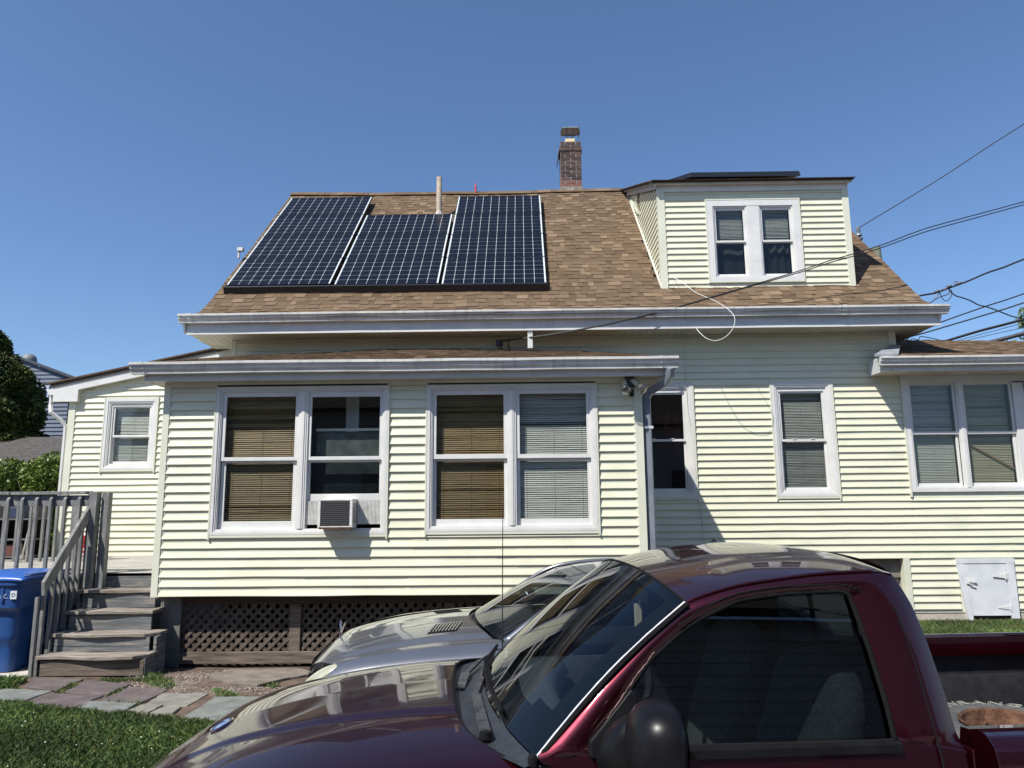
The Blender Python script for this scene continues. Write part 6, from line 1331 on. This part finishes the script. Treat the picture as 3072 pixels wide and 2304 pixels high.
for i, chh_ in enumerate('WRANGLER'):
    an = R(113-i*15); r_ = .268
    Mx = Matrix.Translation((r_*math.cos(an), r_*math.sin(an), .2525)) @ Matrix.Rotation(an-math.pi/2, 4, 'Z')
    o = text(chh_, .062, Mx, lm, sp, 'raised_letter', False, .2, outline=.0012)
    for v in o.data.vertices: v.co.x *= 1.35
# ---------------------------------------------------------------- silver car
silver = M('silver_paint', (.22, .225, .24), (.24, .245, .26), 2, rough=.30, metal=.75, coat=1, coatr=.03)
car = thing('silver_car', None, 'silver car parked between the maroon pickup and the porch, star ornament on its bonnet', 'car', mat=Matrix.Translation((0, 0, 0)) @ Matrix.Rotation(R(5), 4, 'Z') @ Matrix.Translation((0, 4.87, -.02)))
dusty(silver)
def cp_(name, mb, mat_, parent=car, **k): return obj(name, mb, mat_, parent, world=False, **k)
CU = [-1.02, -.98, -.92, -.85, -.76, -.60, -.37, -.06, .30]; CW = [.46, .60, .715, .80, .862, .905, .945, .975, .99]
def cwc(u_): return sm(u_, CU, CW)
def cdrop(a_): return sm(a_, [0, .3, .5, .62, .70, .76, .82, .85], [0, .008, .026, .05, .052, .065, .12, .19])
def chood(a, b):
    s_ = -1+2*b; v_ = s_*.66; ur = .06+.15*abs(s_)**2; un = -.90+.24*abs(s_)**2.5; u_ = un+(ur-un)*a
    return (u_, v_, cwc(u_-.02)-cdrop(abs(v_)))
cp_('hood', MB().grid(chood, 40, 60, skip=None), silver, smooth=True)
for sg_ in (-1, 1):
    def cf(a, b):
        u_ = -.98+(2.72+.98)*a
        top_ = sm(u_, [-1.0, -.9, -.78, -.66, -.36, 0, .25, 1.0, 1.9, 2.4, 2.72], [.50, .62, .75, .845, .905, .935, .945, .955, .95, .92, .88])
        vm = sm(u_, [-1.0, -.9, -.7, -.4, .3, 2.0, 2.5, 2.72], [.52, .66, .78, .85, .86, .86, .82, .76])
        if b < .25: t = b/.25; v_ = min(.665, vm)+(vm-min(.665, vm))*math.sin(t*1.5708); w_ = top_-.085*(1-math.cos(t*1.5708))
        else: t = (b-.25)/.75; v_ = vm-.0+.02*math.sin(t*3.14)-.10*max(0, t-.6)/.4; w_ = top_-.085+(.24-top_+.085)*t
        return (u_, sg_*v_, w_)
    cp_('body_side', MB().grid(cf, 90, 26, skip=lambda i, j: min(math.hypot(cf(i/90, j/26)[0]-x, cf(i/90, j/26)[2]-.30) for x in (-.32, 1.98)) < .35), silver, smooth=True)
    cp_('headlight', MB().grid(lambda a, b: (-.745+.085*math.cos(b*6.283)*a+.05*math.sin(b*6.283)*a, sg_*(.690+.055*math.cos(b*6.283)*a+.045*(1-a**2)), .778+.055*math.sin(b*6.283)*a+.035*math.cos(b*6.283)*a), 8, 28), M('yellowed_lens', (.30, .30, .20), (.42, .42, .32), 9, rough=.25, coat=1), smooth=True)
    for x in (-.32, 1.98):
        wl = cp_('wheel', MB().lathe([(.20, -.09), (.29, -.095), (.31, -.06), (.31, .06), (.29, .095), (.20, .09)], (0, 0, 0), 'y', n=36), MATS['tyre_rubber'], smooth='auto'); wl.location = (x, sg_*.76, .29)
        o = obj('rim', MB().lathe([(.001, .05), (.15, .04), (.20, .07), (.20, -.07)], (0, 0, 0), 'y', n=28), steel, wl, world=False, smooth='auto')
    # side glass, pillars
    TOP = [(.26, .955), (.46, 1.085), (.68, 1.215), (.95, 1.262), (1.3, 1.262), (1.6, 1.21), (1.9, 1.07), (2.05, .96)]
    def sgf(a, b):
        p = spl([(x, z, 0) for x, z in TOP], 40)[int(round(a*40))]; z0 = .952; z = z0+(p.y-z0)*b; return (p.x, sg_*(.84-.58*(z-.95)*.85-.02*b), z)
    cp_('side_window', MB().grid(sgf, 40, 6), GLASS('car_side_glass', (.2, .23, .25), .04), smooth=True)
    pts = [sgf(a/40, 1) for a in range(41)]; cp_('roof_rail', MB().tube([(x-.012, y-sg_*.012, z-.006) for x, y, z in pts], .026 if sg_ < 0 else .016, 8), silver, smooth=True)
    cp_('mirror', MB().lathe([(.001, -.09), (.05, -.07), (.065, 0), (.05, .07), (.001, .09)], (.52, sg_*.93, .99), 'y', n=14), silver, smooth=True)
def cwb(s_): return Vector((.235-.135*(1-s_*s_), s_*.735, .950+.030*(1-s_*s_)))
def cwt(s_): return Vector((.69-.03*(1-s_*s_), s_*.615, 1.212+.030*(1-s_*s_)))
def cws(i, j, o_=0): s_ = -1+2*i; return cwb(s_).lerp(cwt(s_), j)+Vector((-.45, 0, .9))*(.016*math.sin(j*3.14)+o_)
cp_('windshield', MB().grid(cws, 24, 14), wsglass, smooth=True)
cp_('windshield_frit', MB().grid(lambda i, j: cws(i, j, -.006), 40, 20, skip=lambda i, j: not (i < 2 or i > 37 or j < 2 or j > 18)), frit, smooth=True)
def croof(a, b):
    s_ = -1+2*b; f = cwt(s_); u_ = f.x+(1.65-f.x)*a; zc = sm(u_, [.66, .81, 1.03, 1.3, 1.65], [1.242, 1.268, 1.284, 1.286, 1.24]); zd = sm(u_, [.66, .95, 1.35, 1.62], [1.208, 1.25, 1.258, 1.215]); return (u_, s_*(.615-.02*(a > 0)*0), zd+(zc-zd)*(1-abs(s_)**2.6))
cp_('roof', MB().grid(croof, 24, 24), silver, smooth=True)
cp_('sunroof', MB().grid(lambda a, b: (lambda p: (p[0], p[1], p[2]+.003))(croof(.10+.26*a, .22+.56*b)), 8, 8), M('dark_sunroof', (.05, .055, .065), rough=.12, coat=1), smooth=True)
cp_('rear_window', MB().grid(lambda a, b: Vector(croof(1, b)).lerp(Vector((2.12, (-1+2*b)*.66, .95)), a), 8, 12), tglass, smooth=True)
cp_('trunk_lid', MB().grid(lambda a, b: (2.10+.62*a, (-1+2*b)*.68, .94-.05*a**2-.04*(-1+2*b)**4), 8, 12), silver, smooth=True)
cp_('rear_panel', MB().box(2.68, 2.73, -.66, .66, .35, .86), silver, bevel=.02)
cp_('cowl_panel', MB().grid(lambda a, b: Vector(chood(1, b)).lerp(cwb(-1+2*b)*1.0, a)+Vector((0, 0, -.018-.012*math.sin(a*3.14))), 6, 20), blackp, smooth=True)
wp = MB().bar((.12, -.25, .965), (.21, .40, 1.0), .02, .012); wp.tube([(.15, -.3, .975), (.26, .45, 1.01)], .007, 5); cp_('wiper', wp, seal)
gr = MB()
for k in range(9):
    a = k/8; u_ = -.175+.15*a; pts = []
    for j in range(9):
        v_ = -.44+.20*j/8+.05*a*0; un = u_+.035*(j/8); pts.append((un, v_, cwc(un-.02)-cdrop(abs(v_))+.006))
    gr.tube(pts, .0038, 5)
vg = cp_('hood_vent', MB().grid(lambda a, b: (lambda u_, v_: (u_, v_, cwc(u_-.02)-cdrop(abs(v_))+.002))(-.185+.17*a+.035*b, -.45+.22*b), 6, 6), seal); cp_('vent_slat', gr, silver, vg, kind=None)
gr2 = MB().grid(lambda a, b: (lambda u_, v_: (u_, v_, cwc(u_-.02)-cdrop(abs(v_))+.002))(-.185+.17*a+.035*(1-b), .23+.22*b), 6, 6); cp_('hood_vent', gr2, seal)
# bonnet ornament
sx_, sz_ = -.745, .930
stm = MB().tube([(sx_, 0, .855), (sx_, 0, .893)], .005, 6); em_ = cp_('bonnet_star', stm, MATS['chrome'])
m = torus((sx_, 0, sz_), .034, .0024, Matrix.Rotation(R(90), 3, 'Y'), 32, 6)
ax = Vector((0, 1, 0))
for a in (90, 210, 330): m.bar((sx_, 0, sz_), Vector((sx_, 0, sz_))+ax*(.035*math.cos(R(a)))+Vector((0, 0, .035*math.sin(R(a)))), .004, .003, (1, 0, 0))
cp_('star_ring', m, MATS['chrome'], em_, smooth=False)
cp_('front_bumper', MB().grid(lambda a, b: (-.97+.30*(-1+2*b)**2+.04*abs(a-.5), (-1+2*b)*.80, .24+.34*a), 8, 24), silver, smooth=True, solid=.02)
cp_('grille', MB().grid(lambda a, b: (-.935+.02*(-1+2*b)**2+.05*a, (-1+2*b)*.30, .56+.20*a), 6, 10), MATS['chrome'])
cp_('cabin_shell', MB().box(.3, 2.1, -.70, .70, .28, .34).box(.22, .30, -.74, .74, .3, .90).box(.3, 2.1, -.80, -.78, .3, .90).box(.3, 2.1, .78, .80, .3, .90), dk_)
cp_('dashboard', MB().grid(lambda a, b: (.18+.34*a, (-1+2*b)*.68, .925+.015*math.sin(a*3)), 6, 8), M('dark_dash', (.035, .035, .04), rough=.6), solid=.05)
cp_('steering_wheel', torus((.72, -.36, .95), .17, .013, rot), dk_, smooth=True)
for yc in (-.36, .36):
    cp_('seat_back', seatf(1.25, 0, .25, yc, .5, 1.02, .15), M('grey_leather', (.10, .10, .11), rough=.5), smooth=True); cp_('headrest', seatf(1.41, 0, .13, yc, 1.03, 1.19, .02), MATS['grey_leather'], smooth=True)
cp_('chassis', MB().box(-.8, 2.6, -.6, .6, .2, .28), seal)
